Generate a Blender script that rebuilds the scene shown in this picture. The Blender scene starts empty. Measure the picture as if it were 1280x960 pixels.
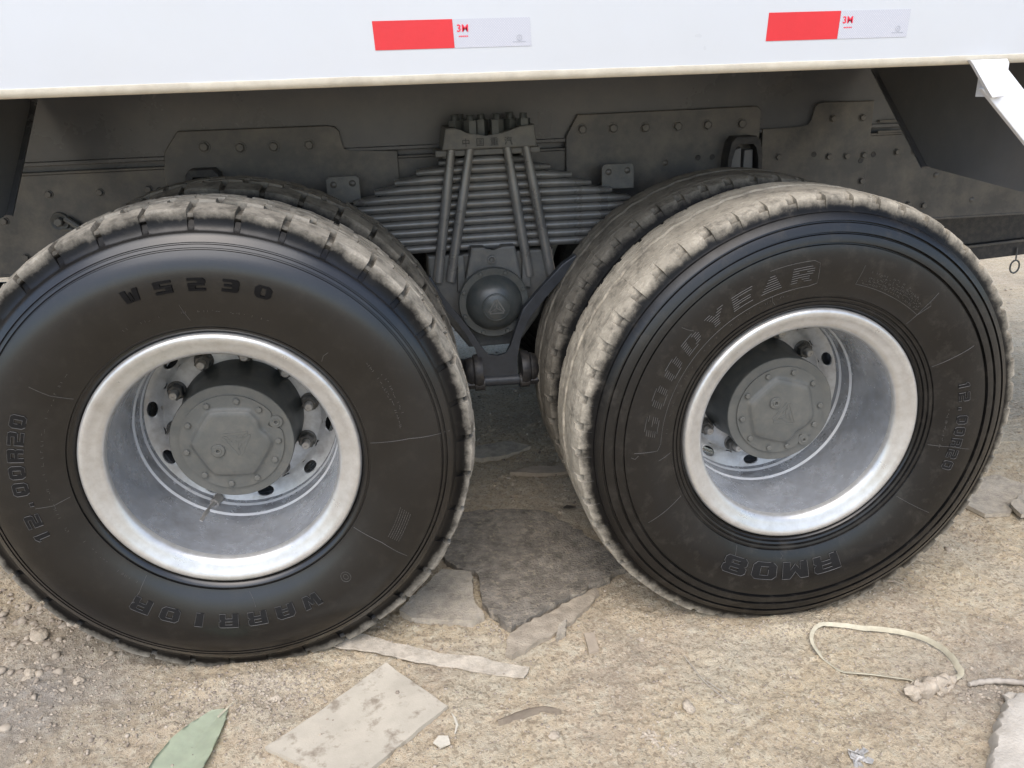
import bpy, bmesh, math, random
import numpy as np
from math import sin, cos, pi, radians, hypot, atan2
from mathutils import Vector, Matrix

# ------------------------------------------------------------------ camera, world, sun, exposure
scene = bpy.context.scene
COL = scene.collection
random.seed(7)

cam_data = bpy.data.cameras.new("camera")
cam_data.sensor_width = 36.0
cam_data.lens = 1024.04 / 1280 * 36.0
cam_data.clip_start = 0.02
cam_data.clip_end = 500
cam = bpy.data.objects.new("camera", cam_data)
COL.objects.link(cam)
YAW, PITCH, ROLL = -0.13564, -0.36036, -0.03532
_f = Vector((-sin(YAW) * cos(PITCH), cos(YAW) * cos(PITCH), sin(PITCH)))
_r = Vector((cos(YAW), sin(YAW), 0))
_u = _r.cross(_f)
_r2 = cos(ROLL) * _r + sin(ROLL) * _u
_u2 = -sin(ROLL) * _r + cos(ROLL) * _u
_m = Matrix.Identity(4)
for _i in range(3):
    _m[_i][0], _m[_i][1], _m[_i][2] = _r2[_i], _u2[_i], -_f[_i]
_m[0][3], _m[1][3], _m[2][3] = 0.4130, -1.6989, 1.3067
cam.matrix_world = _m
scene.camera = cam

world = bpy.data.worlds.new("World")
scene.world = world
world.use_nodes = True
wn = world.node_tree.nodes
wl = world.node_tree.links
bg = wn["Background"]
sky = wn.new("ShaderNodeTexSky")
sky.sky_type = 'NISHITA'
sky.sun_disc = False
SUN_EL, SUN_AZ = radians(58), radians(196)      # high behind the camera, veiled by haze
sky.sun_elevation = SUN_EL
sky.sun_rotation = SUN_AZ
sky.air_density = 1.0
sky.dust_density = 2.0
sky.ozone_density = 1.0
wl.new(sky.outputs[0], bg.inputs[0])
bg.inputs[1].default_value = 0.15
sun_data = bpy.data.lights.new("sun", 'SUN')
sun_data.energy = 1.25
sun_data.angle = radians(62)
sun_data.color = (1.0, 0.975, 0.93)
sun = bpy.data.objects.new("sun", sun_data)
COL.objects.link(sun)
sd = Vector((sin(SUN_AZ) * cos(SUN_EL), cos(SUN_AZ) * cos(SUN_EL), sin(SUN_EL)))
sun.rotation_euler = sd.to_track_quat('Z', 'Y').to_euler()
sun.location = sd * 20

vs = scene.view_settings
vs.view_transform = 'Standard'
vs.look = 'None'
vs.gamma = 1.0
vs.exposure = 1.0
vs.use_curve_mapping = False

# ------------------------------------------------------------------ material helpers
def new_mat(name):
    m = bpy.data.materials.new(name)
    m.use_nodes = True
    nt = m.node_tree
    return m, nt, nt.nodes["Principled BSDF"]

def N(nt, t, **kw):
    n = nt.nodes.new(t)
    for k, v in kw.items():
        if k in n.inputs:
            n.inputs[k].default_value = v
        else:
            setattr(n, k, v)
    return n

def coords(nt):
    return nt.nodes.new("ShaderNodeTexCoord").outputs["Object"]

def noise(nt, vec, scale, detail=5, rough=0.6):
    n = N(nt, "ShaderNodeTexNoise", Scale=scale, Detail=detail, Roughness=rough)
    nt.links.new(vec, n.inputs["Vector"])
    return n.outputs["Fac"]

def ramp(nt, fac, a, b, c0=(0, 0, 0, 1), c1=(1, 1, 1, 1)):
    r = nt.nodes.new("ShaderNodeValToRGB")
    r.color_ramp.elements[0].position = a
    r.color_ramp.elements[1].position = b
    r.color_ramp.elements[0].color = c0
    r.color_ramp.elements[1].color = c1
    nt.links.new(fac, r.inputs[0])
    return r.outputs[0]

def mixc(nt, fac, a, b):
    m = nt.nodes.new("ShaderNodeMix")
    m.data_type = 'RGBA'
    for sock, v in ((m.inputs[0], fac), (m.inputs[6], a), (m.inputs[7], b)):
        if isinstance(v, (tuple, float, int)):
            sock.default_value = v if not isinstance(v, tuple) else (v + (1,))[:4]
        else:
            nt.links.new(v, sock)
    return m.outputs[2]

def mul(nt, a, b, op='MULTIPLY'):
    m = nt.nodes.new("ShaderNodeMath")
    m.operation = op
    for s, v in ((m.inputs[0], a), (m.inputs[1], b)):
        if isinstance(v, (float, int)):
            s.default_value = v
        else:
            nt.links.new(v, s)
    return m.outputs[0]

def bump(nt, bsdf, h, strength, dist):
    b = N(nt, "ShaderNodeBump", Strength=strength, Distance=dist)
    nt.links.new(h, b.inputs["Height"])
    nt.links.new(b.outputs[0], bsdf.inputs["Normal"])

def painted(name, col, rough=0.45, metal=0.0, var=0.25, vscale=9.0, dust=None, dust_amt=0.0, bscale=120, bstr=0.15, bdist=0.002, coat=0.0, spec=0.5, dlim=(0.42, 0.75), dscale=2.3):
    """Painted or plain surface with uneven tone, patchy dust and fine relief."""
    m, nt, b = new_mat(name)
    v = coords(nt)
    n1 = noise(nt, v, vscale, 6, 0.65)
    dark = tuple(c * (1 - var) for c in col)
    lite = tuple(min(1, c * (1 + var)) for c in col)
    c = mixc(nt, ramp(nt, n1, 0.3, 0.7), dark, lite)
    if dust:
        n2 = noise(nt, v, vscale * dscale, 8, 0.7)
        c = mixc(nt, mul(nt, ramp(nt, n2, *dlim), dust_amt), c, dust)
    nt.links.new(c, b.inputs["Base Color"])
    n3 = noise(nt, v, bscale, 4, 0.6)
    rr = N(nt, "ShaderNodeMapRange")
    rr.inputs[3].default_value = max(0.05, rough - 0.1)
    rr.inputs[4].default_value = min(1, rough + 0.12)
    nt.links.new(n1, rr.inputs[0])
    nt.links.new(rr.outputs[0], b.inputs["Roughness"])
    b.inputs["Metallic"].default_value = metal
    b.inputs["Coat Weight"].default_value = coat
    b.inputs["Specular IOR Level"].default_value = spec
    bump(nt, b, n3, bstr, bdist)
    return m

DUST = (0.34, 0.29, 0.22)
M_CHASSIS = painted("chassis_paint", (0.068, 0.066, 0.064), 0.33, 0, 0.22, 5, DUST, 0.30, 160, 0.12, 0.001)
M_SUBFRAME = painted("subframe_paint", (0.080, 0.083, 0.090), 0.28, 0, 0.2, 3, DUST, 0.12, 160, 0.10, 0.001)
M_GUSSET = painted("gusset_paint", (0.150, 0.150, 0.152), 0.35, 0, 0.15, 4, DUST, 0.10)
M_SPRING = painted("spring_steel_paint", (0.185, 0.183, 0.176), 0.28, 0.25, 0.2, 14, DUST, 0.22, 300, 0.2, 0.0012)
M_CAST = painted("cast_iron_paint", (0.115, 0.116, 0.110), 0.5, 0.1, 0.2, 16, DUST, 0.25, 420, 0.35, 0.0015)
M_DOME = painted("dome_paint", (0.058, 0.066, 0.066), 0.33, 0.1, 0.15, 18, DUST, 0.12, 300, 0.12, 0.001)
M_VBRACKET = painted("bracket_paint", (0.036, 0.040, 0.047), 0.45, 0.1, 0.2, 30, (0.02, 0.02, 0.02), 0.5, 300, 0.2, 0.001)
M_BLACK = painted("black_rubber_bush", (0.018, 0.018, 0.020), 0.5, 0, 0.2, 20, DUST, 0.15)
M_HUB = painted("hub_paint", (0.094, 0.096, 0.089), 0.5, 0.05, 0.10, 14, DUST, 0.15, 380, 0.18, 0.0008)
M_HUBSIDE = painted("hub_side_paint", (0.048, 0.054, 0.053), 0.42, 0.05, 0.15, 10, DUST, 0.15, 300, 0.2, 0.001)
M_NUT = painted("nut_steel", (0.10, 0.098, 0.092), 0.4, 0.5, 0.3, 60, DUST, 0.3, 300, 0.2, 0.0006)
M_STUD = painted("stud_steel", (0.42, 0.40, 0.37), 0.45, 0.6, 0.2, 60, DUST, 0.3, 300, 0.2, 0.0006)
M_RIM = painted("silver_rim_paint", (0.56, 0.58, 0.61), 0.25, 0.65, 0.12, 18, (0.30, 0.275, 0.235), 0.50, 240, 0.10, 0.0008)
M_FLANGE = painted("rim_flange_paint", (0.56, 0.55, 0.525), 0.30, 0.60, 0.07, 20, (0.30, 0.265, 0.215), 0.42, 240, 0.12, 0.0008)
M_STEP_GLINT = painted("rim_step_highlight", (0.74, 0.745, 0.75), 0.35, 0.15, 0.04, 20, (0.40, 0.36, 0.30), 0.25)  # sky highlight on the step edges, put into a brighter colour
M_DISC = painted("silver_disc_paint", (0.50, 0.50, 0.49), 0.40, 0.40, 0.18, 14, (0.24, 0.21, 0.18), 0.65, 260, 0.15, 0.0008)
M_WHITE = painted("white_body_paint", (0.525, 0.54, 0.56), 0.30, 0, 0.03, 1.3, (0.47, 0.46, 0.43), 0.22, 30, 0.03, 0.001, 0.3)
M_EDGE_BOUNCE = painted("body_edge_bounce", (0.60, 0.55, 0.45), 0.5, 0, 0.12, 18, (0.35, 0.28, 0.2), 0.3, 90, 0.3, 0.002)  # beige of ground light reflected on the lower edge, put into the colour
M_WHITESTEEL = painted("white_strut_paint", (0.78, 0.78, 0.80), 0.4, 0, 0.04, 8, (0.55, 0.52, 0.48), 0.15)
M_RED = painted("red_reflector", (0.60, 0.022, 0.028), 0.3, 0, 0.05, 12)
M_REDINK = painted("red_ink", (0.70, 0.03, 0.06), 0.4, 0, 0.03)
M_GREYINK = painted("grey_ink", (0.33, 0.34, 0.37), 0.4, 0, 0.03)
M_LETTER = painted("rubber_letter", (0.007, 0.0065, 0.0065), 0.60, 0, 0.2, 20, spec=0.25)
M_LETTER_DARK = painted("rubber_letter_dull", (0.007, 0.0065, 0.0065), 0.72, 0, 0.2, 20, spec=0.10)
M_LETTER_LINE = painted("rubber_line_glint_dust", (0.075, 0.072, 0.068), 0.5, 0, 0.4, 40)  # lighter than the rubber: specular glint and dust on raised lines, as colour

def honeycomb():
    m, nt, b = new_mat("white_reflector")
    v = coords(nt)
    mp = N(nt, "ShaderNodeMapping")
    mp.inputs["Rotation"].default_value = (0, radians(45), 0)
    nt.links.new(v, mp.inputs["Vector"])
    ch = N(nt, "ShaderNodeTexBrick", Scale=1.0)
    ch.offset = 0.0
    ch.inputs["Color1"].default_value = (0.55, 0.55, 0.58, 1)
    ch.inputs["Color2"].default_value = (0.52, 0.52, 0.555, 1)
    ch.inputs["Mortar"].default_value = (0.42, 0.43, 0.48, 1)
    ch.inputs["Mortar Size"].default_value = 0.0005
    ch.inputs["Brick Width"].default_value = 0.0034
    ch.inputs["Row Height"].default_value = 0.0034
    sep = nt.nodes.new("ShaderNodeSeparateXYZ")
    cmb = nt.nodes.new("ShaderNodeCombineXYZ")
    nt.links.new(mp.outputs[0], sep.inputs[0])
    nt.links.new(sep.outputs[0], cmb.inputs[0])
    nt.links.new(sep.outputs[2], cmb.inputs[1])
    nt.links.new(cmb.outputs[0], ch.inputs["Vector"])
    nt.links.new(ch.outputs[0], b.inputs["Base Color"])
    b.inputs["Roughness"].default_value = 0.25
    return m
M_HONEY = honeycomb()

def rubber(name, side_rough, dusty, side_dust, dustcol, coat, lo=0.53):
    """Black tyre rubber: worn dusty tread beyond the shoulder radius, glossy sidewall inside it."""
    m, nt, b = new_mat(name)
    v = coords(nt)
    sep = nt.nodes.new("ShaderNodeSeparateXYZ")
    nt.links.new(v, sep.inputs[0])
    r = mul(nt, mul(nt, mul(nt, sep.outputs[0], sep.outputs[0]), mul(nt, sep.outputs[2], sep.outputs[2]), 'ADD'), 0.5, 'POWER')
    n1 = noise(nt, v, 26, 8, 0.7)
    n2 = noise(nt, v, 7, 6, 0.6)
    n3 = noise(nt, v, 190, 4, 0.6)
    jit = mul(nt, mul(nt, n1, -0.5, 'ADD'), 0.030)
    rj = mul(nt, r, jit, 'ADD')
    tread = ramp(nt, rj, lo, 0.556)
    tw = mul(nt, tread, ramp(nt, n1, 0.28, 0.50, (1 - dusty * 0.0, 0, 0, 1) and (dusty * 0.55,) * 3 + (1,), (dusty,) * 3 + (1,)))
    side = mixc(nt, ramp(nt, n2, 0.35, 0.7), (0.0035, 0.0033, 0.0034), (0.0080, 0.0075, 0.0073))
    sd_ = mul(nt, ramp(nt, n1, 0.52, 0.80), side_dust)
    side = mixc(nt, sd_, side, (0.13, 0.115, 0.095))
    dc = mixc(nt, ramp(nt, noise(nt, v, 13, 7, 0.7), 0.36, 0.62), tuple(c * 0.55 for c in dustcol), tuple(c * 1.15 for c in dustcol))
    dc = mixc(nt, ramp(nt, n3, 0.35, 0.65), dc, tuple(c * 0.82 for c in dustcol))
    c = mixc(nt, tw, side, dc)
    nt.links.new(c, b.inputs["Base Color"])
    ro = N(nt, "ShaderNodeMapRange")
    ro.inputs[3].default_value = side_rough
    ro.inputs[4].default_value = 0.9
    nt.links.new(mul(nt, tw, sd_, 'MAXIMUM'), ro.inputs[0])
    nt.links.new(mul(nt, ro.outputs[0], mul(nt, mul(nt, n2, 0.12), -0.06, 'ADD'), 'ADD'), b.inputs["Roughness"])
    b.inputs["Specular IOR Level"].default_value = 0.15
    b.inputs["Coat IOR"].default_value = 1.60
    dull = mul(nt, ramp(nt, mul(nt, r, mul(nt, jit, 0.5), 'ADD'), 0.503, 0.521), mul(nt, sd_, 2.0), 'MAXIMUM')
    cw = mul(nt, mul(nt, 1.0, dull, 'SUBTRACT'), coat)
    cw.node.use_clamp = True
    nt.links.new(cw, b.inputs["Coat Weight"])
    b.inputs["Coat Roughness"].default_value = 0.23
    h = mul(nt, mul(nt, n1, mul(nt, tread, 1.0)), mul(nt, n3, 0.18), 'ADD')
    bump(nt, b, h, 0.5, 0.004)
    return m
M_TYRE_A = rubber("tyre_rubber_glossy", 0.34, 0.92, 0.09, (0.385, 0.35, 0.29), 0.72, 0.531)
M_TYRE_B = rubber("tyre_rubber_worn", 0.36, 1.0, 0.24, (0.42, 0.375, 0.30), 0.55, 0.530)
M_TYRE_C = rubber("tyre_rubber_inner", 0.5, 0.75, 0.30, (0.30, 0.27, 0.22), 0.0)

def soil():
    m, nt, b = new_mat("dry_soil")
    v = coords(nt)
    n1 = noise(nt, v, 1.7, 6, 0.6)
    n2 = noise(nt, v, 7.5, 8, 0.68)
    n3 = noise(nt, v, 38, 8, 0.7)
    n4 = noise(nt, v, 160, 5, 0.7)
    n5 = noise(nt, v, 3.3, 5, 0.6)
    c = mixc(nt, ramp(nt, n2, 0.34, 0.66), (0.468, 0.365, 0.235), (0.644, 0.521, 0.347))
    c = mixc(nt, mul(nt, ramp(nt, n1, 0.42, 0.66), 0.6), c, (0.529, 0.421, 0.312))
    c = mixc(nt, mul(nt, ramp(nt, n3, 0.50, 0.72), 0.7), c, (0.649, 0.614, 0.475))
    c = mixc(nt, mul(nt, ramp(nt, n3, 0.30, 0.44, (1, 1, 1, 1), (0, 0, 0, 1)), 0.5), c, (0.283, 0.215, 0.154))
    c = mixc(nt, mul(nt, ramp(nt, n5, 0.56, 0.72), 0.55), c, (0.339, 0.275, 0.212))
    c = mixc(nt, mul(nt, ramp(nt, n4, 0.52, 0.75), 0.35), c, (0.649, 0.650, 0.554))
    pt = noise(nt, v, 2.6, 7, 0.62)
    c = mixc(nt, mul(nt, ramp(nt, pt, 0.52, 0.66), 0.60), c, (0.556, 0.496, 0.383))
    c = mixc(nt, mul(nt, ramp(nt, pt, 0.34, 0.46, (1, 1, 1, 1), (0, 0, 0, 1)), 0.45), c, (0.278, 0.229, 0.173))
    n6 = noise(nt, v, 420, 3, 0.6)
    vc = N(nt, "ShaderNodeTexVoronoi", Scale=150.0)
    nt.links.new(v, vc.inputs["Vector"])
    sepc = nt.nodes.new("ShaderNodeSeparateColor")
    nt.links.new(vc.outputs["Color"], sepc.inputs[0])
    c = mixc(nt, mul(nt, ramp(nt, sepc.outputs[0], 0.80, 0.86), 0.40), c, (0.649, 0.568, 0.415))
    c = mixc(nt, mul(nt, ramp(nt, sepc.outputs[1], 0.80, 0.86), 0.60), c, (0.254, 0.198, 0.136))
    c = mixc(nt, mul(nt, ramp(nt, n6, 0.50, 0.72), 0.22), c, (0.626, 0.546, 0.397))
    c = mixc(nt, mul(nt, ramp(nt, n6, 0.30, 0.46, (1, 1, 1, 1), (0, 0, 0, 1)), 0.36), c, (0.271, 0.214, 0.146))
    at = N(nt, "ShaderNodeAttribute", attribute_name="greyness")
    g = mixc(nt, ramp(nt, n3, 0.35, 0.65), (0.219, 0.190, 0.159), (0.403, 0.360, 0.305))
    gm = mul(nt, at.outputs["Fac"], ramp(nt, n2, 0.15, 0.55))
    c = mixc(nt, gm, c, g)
    nt.links.new(c, b.inputs["Base Color"])
    b.inputs["Roughness"].default_value = 0.95
    b.inputs["Specular IOR Level"].default_value = 0.25
    vo = N(nt, "ShaderNodeTexVoronoi", Scale=85.0)
    vo.feature = 'DISTANCE_TO_EDGE'
    nt.links.new(v, vo.inputs["Vector"])
    cr = mul(nt, ramp(nt, vo.outputs["Distance"], 0.0, 0.10), ramp(nt, n2, 0.45, 0.6))
    h = mul(nt, mul(nt, n3, 0.45), mul(nt, n4, 0.7), 'ADD')
    h = mul(nt, h, mul(nt, n6, 0.22), 'ADD')
    h = mul(nt, h, mul(nt, sepc.outputs[0], 0.16), 'ADD')
    h = mul(nt, h, mul(nt, cr, 0.10), 'ADD')
    bump(nt, b, h, 0.9, 0.011)
    return m
M_SOIL = soil()
def stones():
    m, nt, b = new_mat("gravel_stone")
    v = coords(nt)
    at = N(nt, "ShaderNodeAttribute", attribute_name="tone")
    n1 = noise(nt, v, 60, 5, 0.7)
    c = mixc(nt, at.outputs["Fac"], (0.195, 0.158, 0.125), (0.53, 0.455, 0.36))
    c = mixc(nt, ramp(nt, n1, 0.35, 0.7), c, (0.36, 0.305, 0.24))
    nt.links.new(c, b.inputs["Base Color"])
    b.inputs["Roughness"].default_value = 0.95
    b.inputs["Specular IOR Level"].default_value = 0.2
    bump(nt, b, noise(nt, v, 260, 4, 0.6), 0.5, 0.002)
    return m
M_STONE = stones()
M_CRUST = painted("asphalt_crust", (0.245, 0.215, 0.175), 0.9, 0, 0.45, 26, (0.47, 0.40, 0.30), 0.7, 150, 1.0, 0.010, 0, 0.25, (0.50, 0.66), 2.2)
M_CRUST_EDGE = painted("crust_edge", (0.38, 0.32, 0.245), 0.92, 0, 0.3, 30, (0.36, 0.31, 0.24), 0.5, 200, 0.7, 0.006, 0, 0.2)
M_SLAB = painted("grey_slab_stone", (0.39, 0.34, 0.272), 0.9, 0, 0.30, 16, (0.52, 0.45, 0.34), 0.75, 200, 0.8, 0.006, 0, 0.25, (0.46, 0.62), 3.0)
M_CARD = painted("board_sheet", (0.47, 0.42, 0.335), 0.8, 0, 0.14, 9, (0.20, 0.155, 0.11), 0.75, 260, 0.35, 0.0015, 0, 0.25, (0.53, 0.66), 2.2)
M_STRIPB = painted("board_strip", (0.54, 0.475, 0.38), 0.85, 0, 0.25, 24, (0.30, 0.25, 0.19), 0.65, 220, 0.6, 0.004, 0, 0.25, (0.48, 0.66), 1.5)
M_LEAF = painted("dried_leaf", (0.58, 0.63, 0.47), 0.6, 0, 0.12, 22, (0.52, 0.53, 0.40), 0.4, 300, 0.2, 0.0006)
M_STRAW = painted("straw_strap", (0.54, 0.49, 0.36), 0.7, 0, 0.2, 30, (0.40, 0.33, 0.22), 0.5)
M_CORD = painted("grey_cord", (0.40, 0.355, 0.295), 0.85, 0, 0.2, 40, (0.25, 0.2, 0.15), 0.5)
M_CLOD = painted("mud_clod", (0.47, 0.40, 0.31), 0.95, 0, 0.25, 40, (0.26, 0.2, 0.15), 0.5, 200, 0.8, 0.004, 0, 0.2)
M_CONCRETE = painted("pale_concrete", (0.54, 0.49, 0.415), 0.9, 0, 0.12, 10, (0.30, 0.25, 0.19), 0.45, 160, 0.6, 0.004, 0, 0.25)
M_CHIP = painted("wood_chip", (0.38, 0.31, 0.23), 0.85, 0, 0.2, 30, (0.3, 0.24, 0.18), 0.5)
M_PALE = painted("pale_scrap", (0.58, 0.53, 0.43), 0.7, 0, 0.15, 40, (0.4, 0.35, 0.27), 0.4)
M_GREYSCRAP = painted("grey_scrap", (0.42, 0.40, 0.37), 0.5, 0.1, 0.35, 60, (0.2, 0.2, 0.2), 0.4)
M_DARKLEAF = painted("dark_leaf", (0.06, 0.045, 0.03), 0.8, 0, 0.2, 30)

# ------------------------------------------------------------------ object helpers
def link(name, me, mat=None, parent=None, loc=None, rot=None):
    o = bpy.data.objects.new(name, me)
    COL.objects.link(o)
    if mat is not None and me is not None and len(me.materials) == 0:
        me.materials.append(mat)
    if parent is not None:
        o.parent = parent
    if loc is not None:
        o.location = loc
    if rot is not None:
        o.rotation_euler = rot
    return o

def mesh_of(bm, name, smooth=False, angle=None):
    me = bpy.data.meshes.new(name)
    bmesh.ops.recalc_face_normals(bm, faces=bm.faces)
    bm.to_mesh(me)
    bm.free()
    if smooth:
        me.polygons.foreach_set("use_smooth", [True] * len(me.polygons))
        if angle is not None:
            sharp_edges(me, angle)
    return me

def sharp_edges(me, angle):
    bm = bmesh.new()
    bm.from_mesh(me)
    ca = radians(angle)
    for e in bm.edges:
        if len(e.link_faces) == 2 and e.calc_face_angle(0) > ca:
            e.smooth = False
    bm.to_mesh(me)
    bm.free()

def build(name, bm, mat, parent=None, smooth=False, angle=35, loc=None, rot=None):
    return link(name, mesh_of(bm, name, smooth, angle if smooth else None), mat, parent, loc, rot)

def empty(name, parent=None, loc=(0, 0, 0)):
    o = bpy.data.objects.new(name, None)
    COL.objects.link(o)
    o.empty_display_size = 0.1
    o.location = loc
    o.parent = parent
    return o

def tag(o, label, cat, group=None):
    o["label"] = label
    o["category"] = cat
    if group:
        o["group"] = group
    return o

def add_box(bm, x0, x1, y0, y1, z0, z1, bev=0.0):
    r = bmesh.ops.create_cube(bm, size=1.0)
    vs_ = r["verts"]
    for v in vs_:
        v.co = Vector((x0 + (v.co.x + .5) * (x1 - x0), y0 + (v.co.y + .5) * (y1 - y0), z0 + (v.co.z + .5) * (z1 - z0)))
    if bev > 0:
        es = list({e for v in vs_ for e in v.link_edges})
        bmesh.ops.bevel(bm, geom=es, offset=bev, segments=2, affect='EDGES', profile=0.5)

def add_prism(bm, pts, y0, y1, bev=0.0, segs=2):
    """Polygon given in x,z extruded from y0 (front) to y1."""
    a = [bm.verts.new((x, y0, z)) for x, z in pts]
    b = [bm.verts.new((x, y1, z)) for x, z in pts]
    n = len(pts)
    fr = bm.faces.new(a)
    bm.faces.new(b[::-1])
    for i in range(n):
        bm.faces.new((a[i], b[i], b[(i + 1) % n], a[(i + 1) % n]))
    if bev > 0:
        es = [e for e in fr.edges]
        bmesh.ops.bevel(bm, geom=es, offset=bev, segments=segs, affect='EDGES', profile=0.5)

def add_lathe(bm, prof, n=96, close=False):
    """prof: list of (radius, y) turned about the y axis."""
    rings = []
    for r, y in prof:
        if r < 1e-5:
            rings.append([bm.verts.new((0, y, 0))])
        else:
            rings.append([bm.verts.new((r * cos(2 * pi * i / n), y, r * sin(2 * pi * i / n))) for i in range(n)])
    pairs = list(zip(rings, rings[1:])) + ([(rings[-1], rings[0])] if close else [])
    for a, b in pairs:
        for i in range(n):
            j = (i + 1) % n
            if len(a) == 1 and len(b) == 1:
                continue
            if len(a) == 1:
                bm.faces.new((a[0], b[j], b[i]))
            elif len(b) == 1:
                bm.faces.new((a[i], a[j], b[0]))
            else:
                bm.faces.new((a[i], a[j], b[j], b[i]))

def add_cyl(bm, p, q, r, r2=None, n=16):
    p, q = Vector(p), Vector(q)
    d = (q - p).normalized()
    s = d.orthogonal().normalized()
    t = d.cross(s)
    r2 = r if r2 is None else r2
    a = [bm.verts.new(p + r * (cos(2 * pi * i / n) * s + sin(2 * pi * i / n) * t)) for i in range(n)]
    b = [bm.verts.new(q + r2 * (cos(2 * pi * i / n) * s + sin(2 * pi * i / n) * t)) for i in range(n)]
    bm.faces.new(a[::-1])
    bm.faces.new(b)
    for i in range(n):
        bm.faces.new((a[i], a[(i + 1) % n], b[(i + 1) % n], b[i]))

def add_tube(bm, pts, rad, n=8, flat=1.0, twist=0.0):
    """Tube along a polyline; rad may be a list; flat squashes it along its second axis."""
    pts = [Vector(p) for p in pts]
    m = len(pts)
    rads = rad if isinstance(rad, (list, tuple)) else [rad] * m
    rings = []
    prev = None
    for i in range(m):
        d = (pts[min(i + 1, m - 1)] - pts[max(i - 1, 0)]).normalized()
        up = Vector((0, 0, 1))
        if abs(d.z) > 0.9:
            up = Vector((0, 1, 0))
        s = d.cross(up).normalized()
        if prev is not None and s.dot(prev) < 0:
            s = -s
        prev = s
        t = s.cross(d)
        w = twist * i
        rings.append([bm.verts.new(pts[i] + rads[i] * (cos(a + w) * s + flat * sin(a + w) * t)) for a in [2 * pi * k / n for k in range(n)]])
    for a, b in zip(rings, rings[1:]):
        for i in range(n):
            bm.faces.new((a[i], a[(i + 1) % n], b[(i + 1) % n], b[i]))
    bm.faces.new(rings[0][::-1])
    bm.faces.new(rings[-1])

def hexpts(r, ph=0):
    return [(r * cos(pi / 3 * k + ph), r * sin(pi / 3 * k + ph)) for k in range(6)]

def add_hex(bm, r, y0, y1, ph=0.0, bev=0.0):
    add_prism(bm, hexpts(r, ph), y0, y1, bev, 1)

# ------------------------------------------------------------------ noise and ground
_rs = np.random.RandomState(11)
_TAB = _rs.rand(256, 256)
def vnoise(x, y):
    xi = np.floor(x).astype(int); yi = np.floor(y).astype(int)
    fx = x - xi; fy = y - yi
    fx = fx * fx * fx * (fx * (fx * 6 - 15) + 10); fy = fy * fy * fy * (fy * (fy * 6 - 15) + 10)
    a = _TAB[xi % 256, yi % 256]; b = _TAB[(xi + 1) % 256, yi % 256]
    c = _TAB[xi % 256, (yi + 1) % 256]; d = _TAB[(xi + 1) % 256, (yi + 1) % 256]
    return (a * (1 - fx) + b * fx) * (1 - fy) + (c * (1 - fx) + d * fx) * fy - 0.5

def base_z(x, y):
    x = np.asarray(x, float); y = np.asarray(y, float)
    z = -0.034 * np.clip(x, -6, 8)
    z = z + 0.016 * vnoise(x * 1.7 + 3.1, y * 1.7 + 9.2) + 0.012 * vnoise(x * 4.1 + 40, y * 4.1)
    z = z + 0.020 * np.exp(-(((x + 0.62) / 0.25) ** 2 + ((y - 0.18) / 0.3) ** 2))
    # soil pressed down under the tyres, a low lip pushed up beside them
    for cx in (0.0, 1.35):
        z = z - 0.010 * np.exp(-((x - cx) / 0.22) ** 4 - ((y - 0.3) / 0.42) ** 4)
    for cx in (0.0, 1.35):
        z = z + 0.013 * np.exp(-((x - cx) / 0.17) ** 4 - ((y + 0.062) / 0.026) ** 2)
    return z

def fine_z(x, y):
    z = 0.0
    for s, a, o in ((9.7, 0.006, 5), (23, 0.0026, 17), (57, 0.0016, 60), (111, 0.0014, 90)):
        z = z + a * vnoise(x * s + o, y * s + o * 1.7)
    # trampled crusty patches with crisp rims, and crumbs
    st = lambda q, a, b: (lambda t: t * t * (3 - 2 * t))(np.clip((q - a) / (b - a), 0, 1))
    z = z + 0.0022 * st(vnoise(x * 14 + 1.3 + 0.8 * vnoise(x * 40, y * 40), y * 17 + 4.1), 0.02, 0.09) * (0.4 + st(vnoise(x * 2.1, y * 2.1 + 8), -.1, .2))
    z = z + 0.0020 * st(vnoise(x * 37 + 9.3, y * 30 + 2.7), 0.10, 0.18)
    z = z + 0.0036 * st(vnoise(x * 78 + 5.5, y * 70 + 1.1), 0.20, 0.27)
    z = z + 0.006 * np.clip(vnoise(x * 33 + 7, y * 41) - 0.18, 0, 1) * 2
    return z

def ground_z(x, y):
    return float(base_z(x, y) + fine_z(np.asarray(x, float), np.asarray(y, float)))

def axis_steps(lo, hi, step, far_lo, far_hi):
    a = list(np.arange(lo, hi, step))
    s, v = step, hi
    out = []
    while v < far_hi:
        out.append(v); s *= 1.10; v += s
    out.append(far_hi)
    s, v = step * 1.1, lo - step
    pre = []
    while v > far_lo:
        pre.append(v); s *= 1.10; v -= s
    pre.append(far_lo)
    return np.array(pre[::-1] + a + out)

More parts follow.
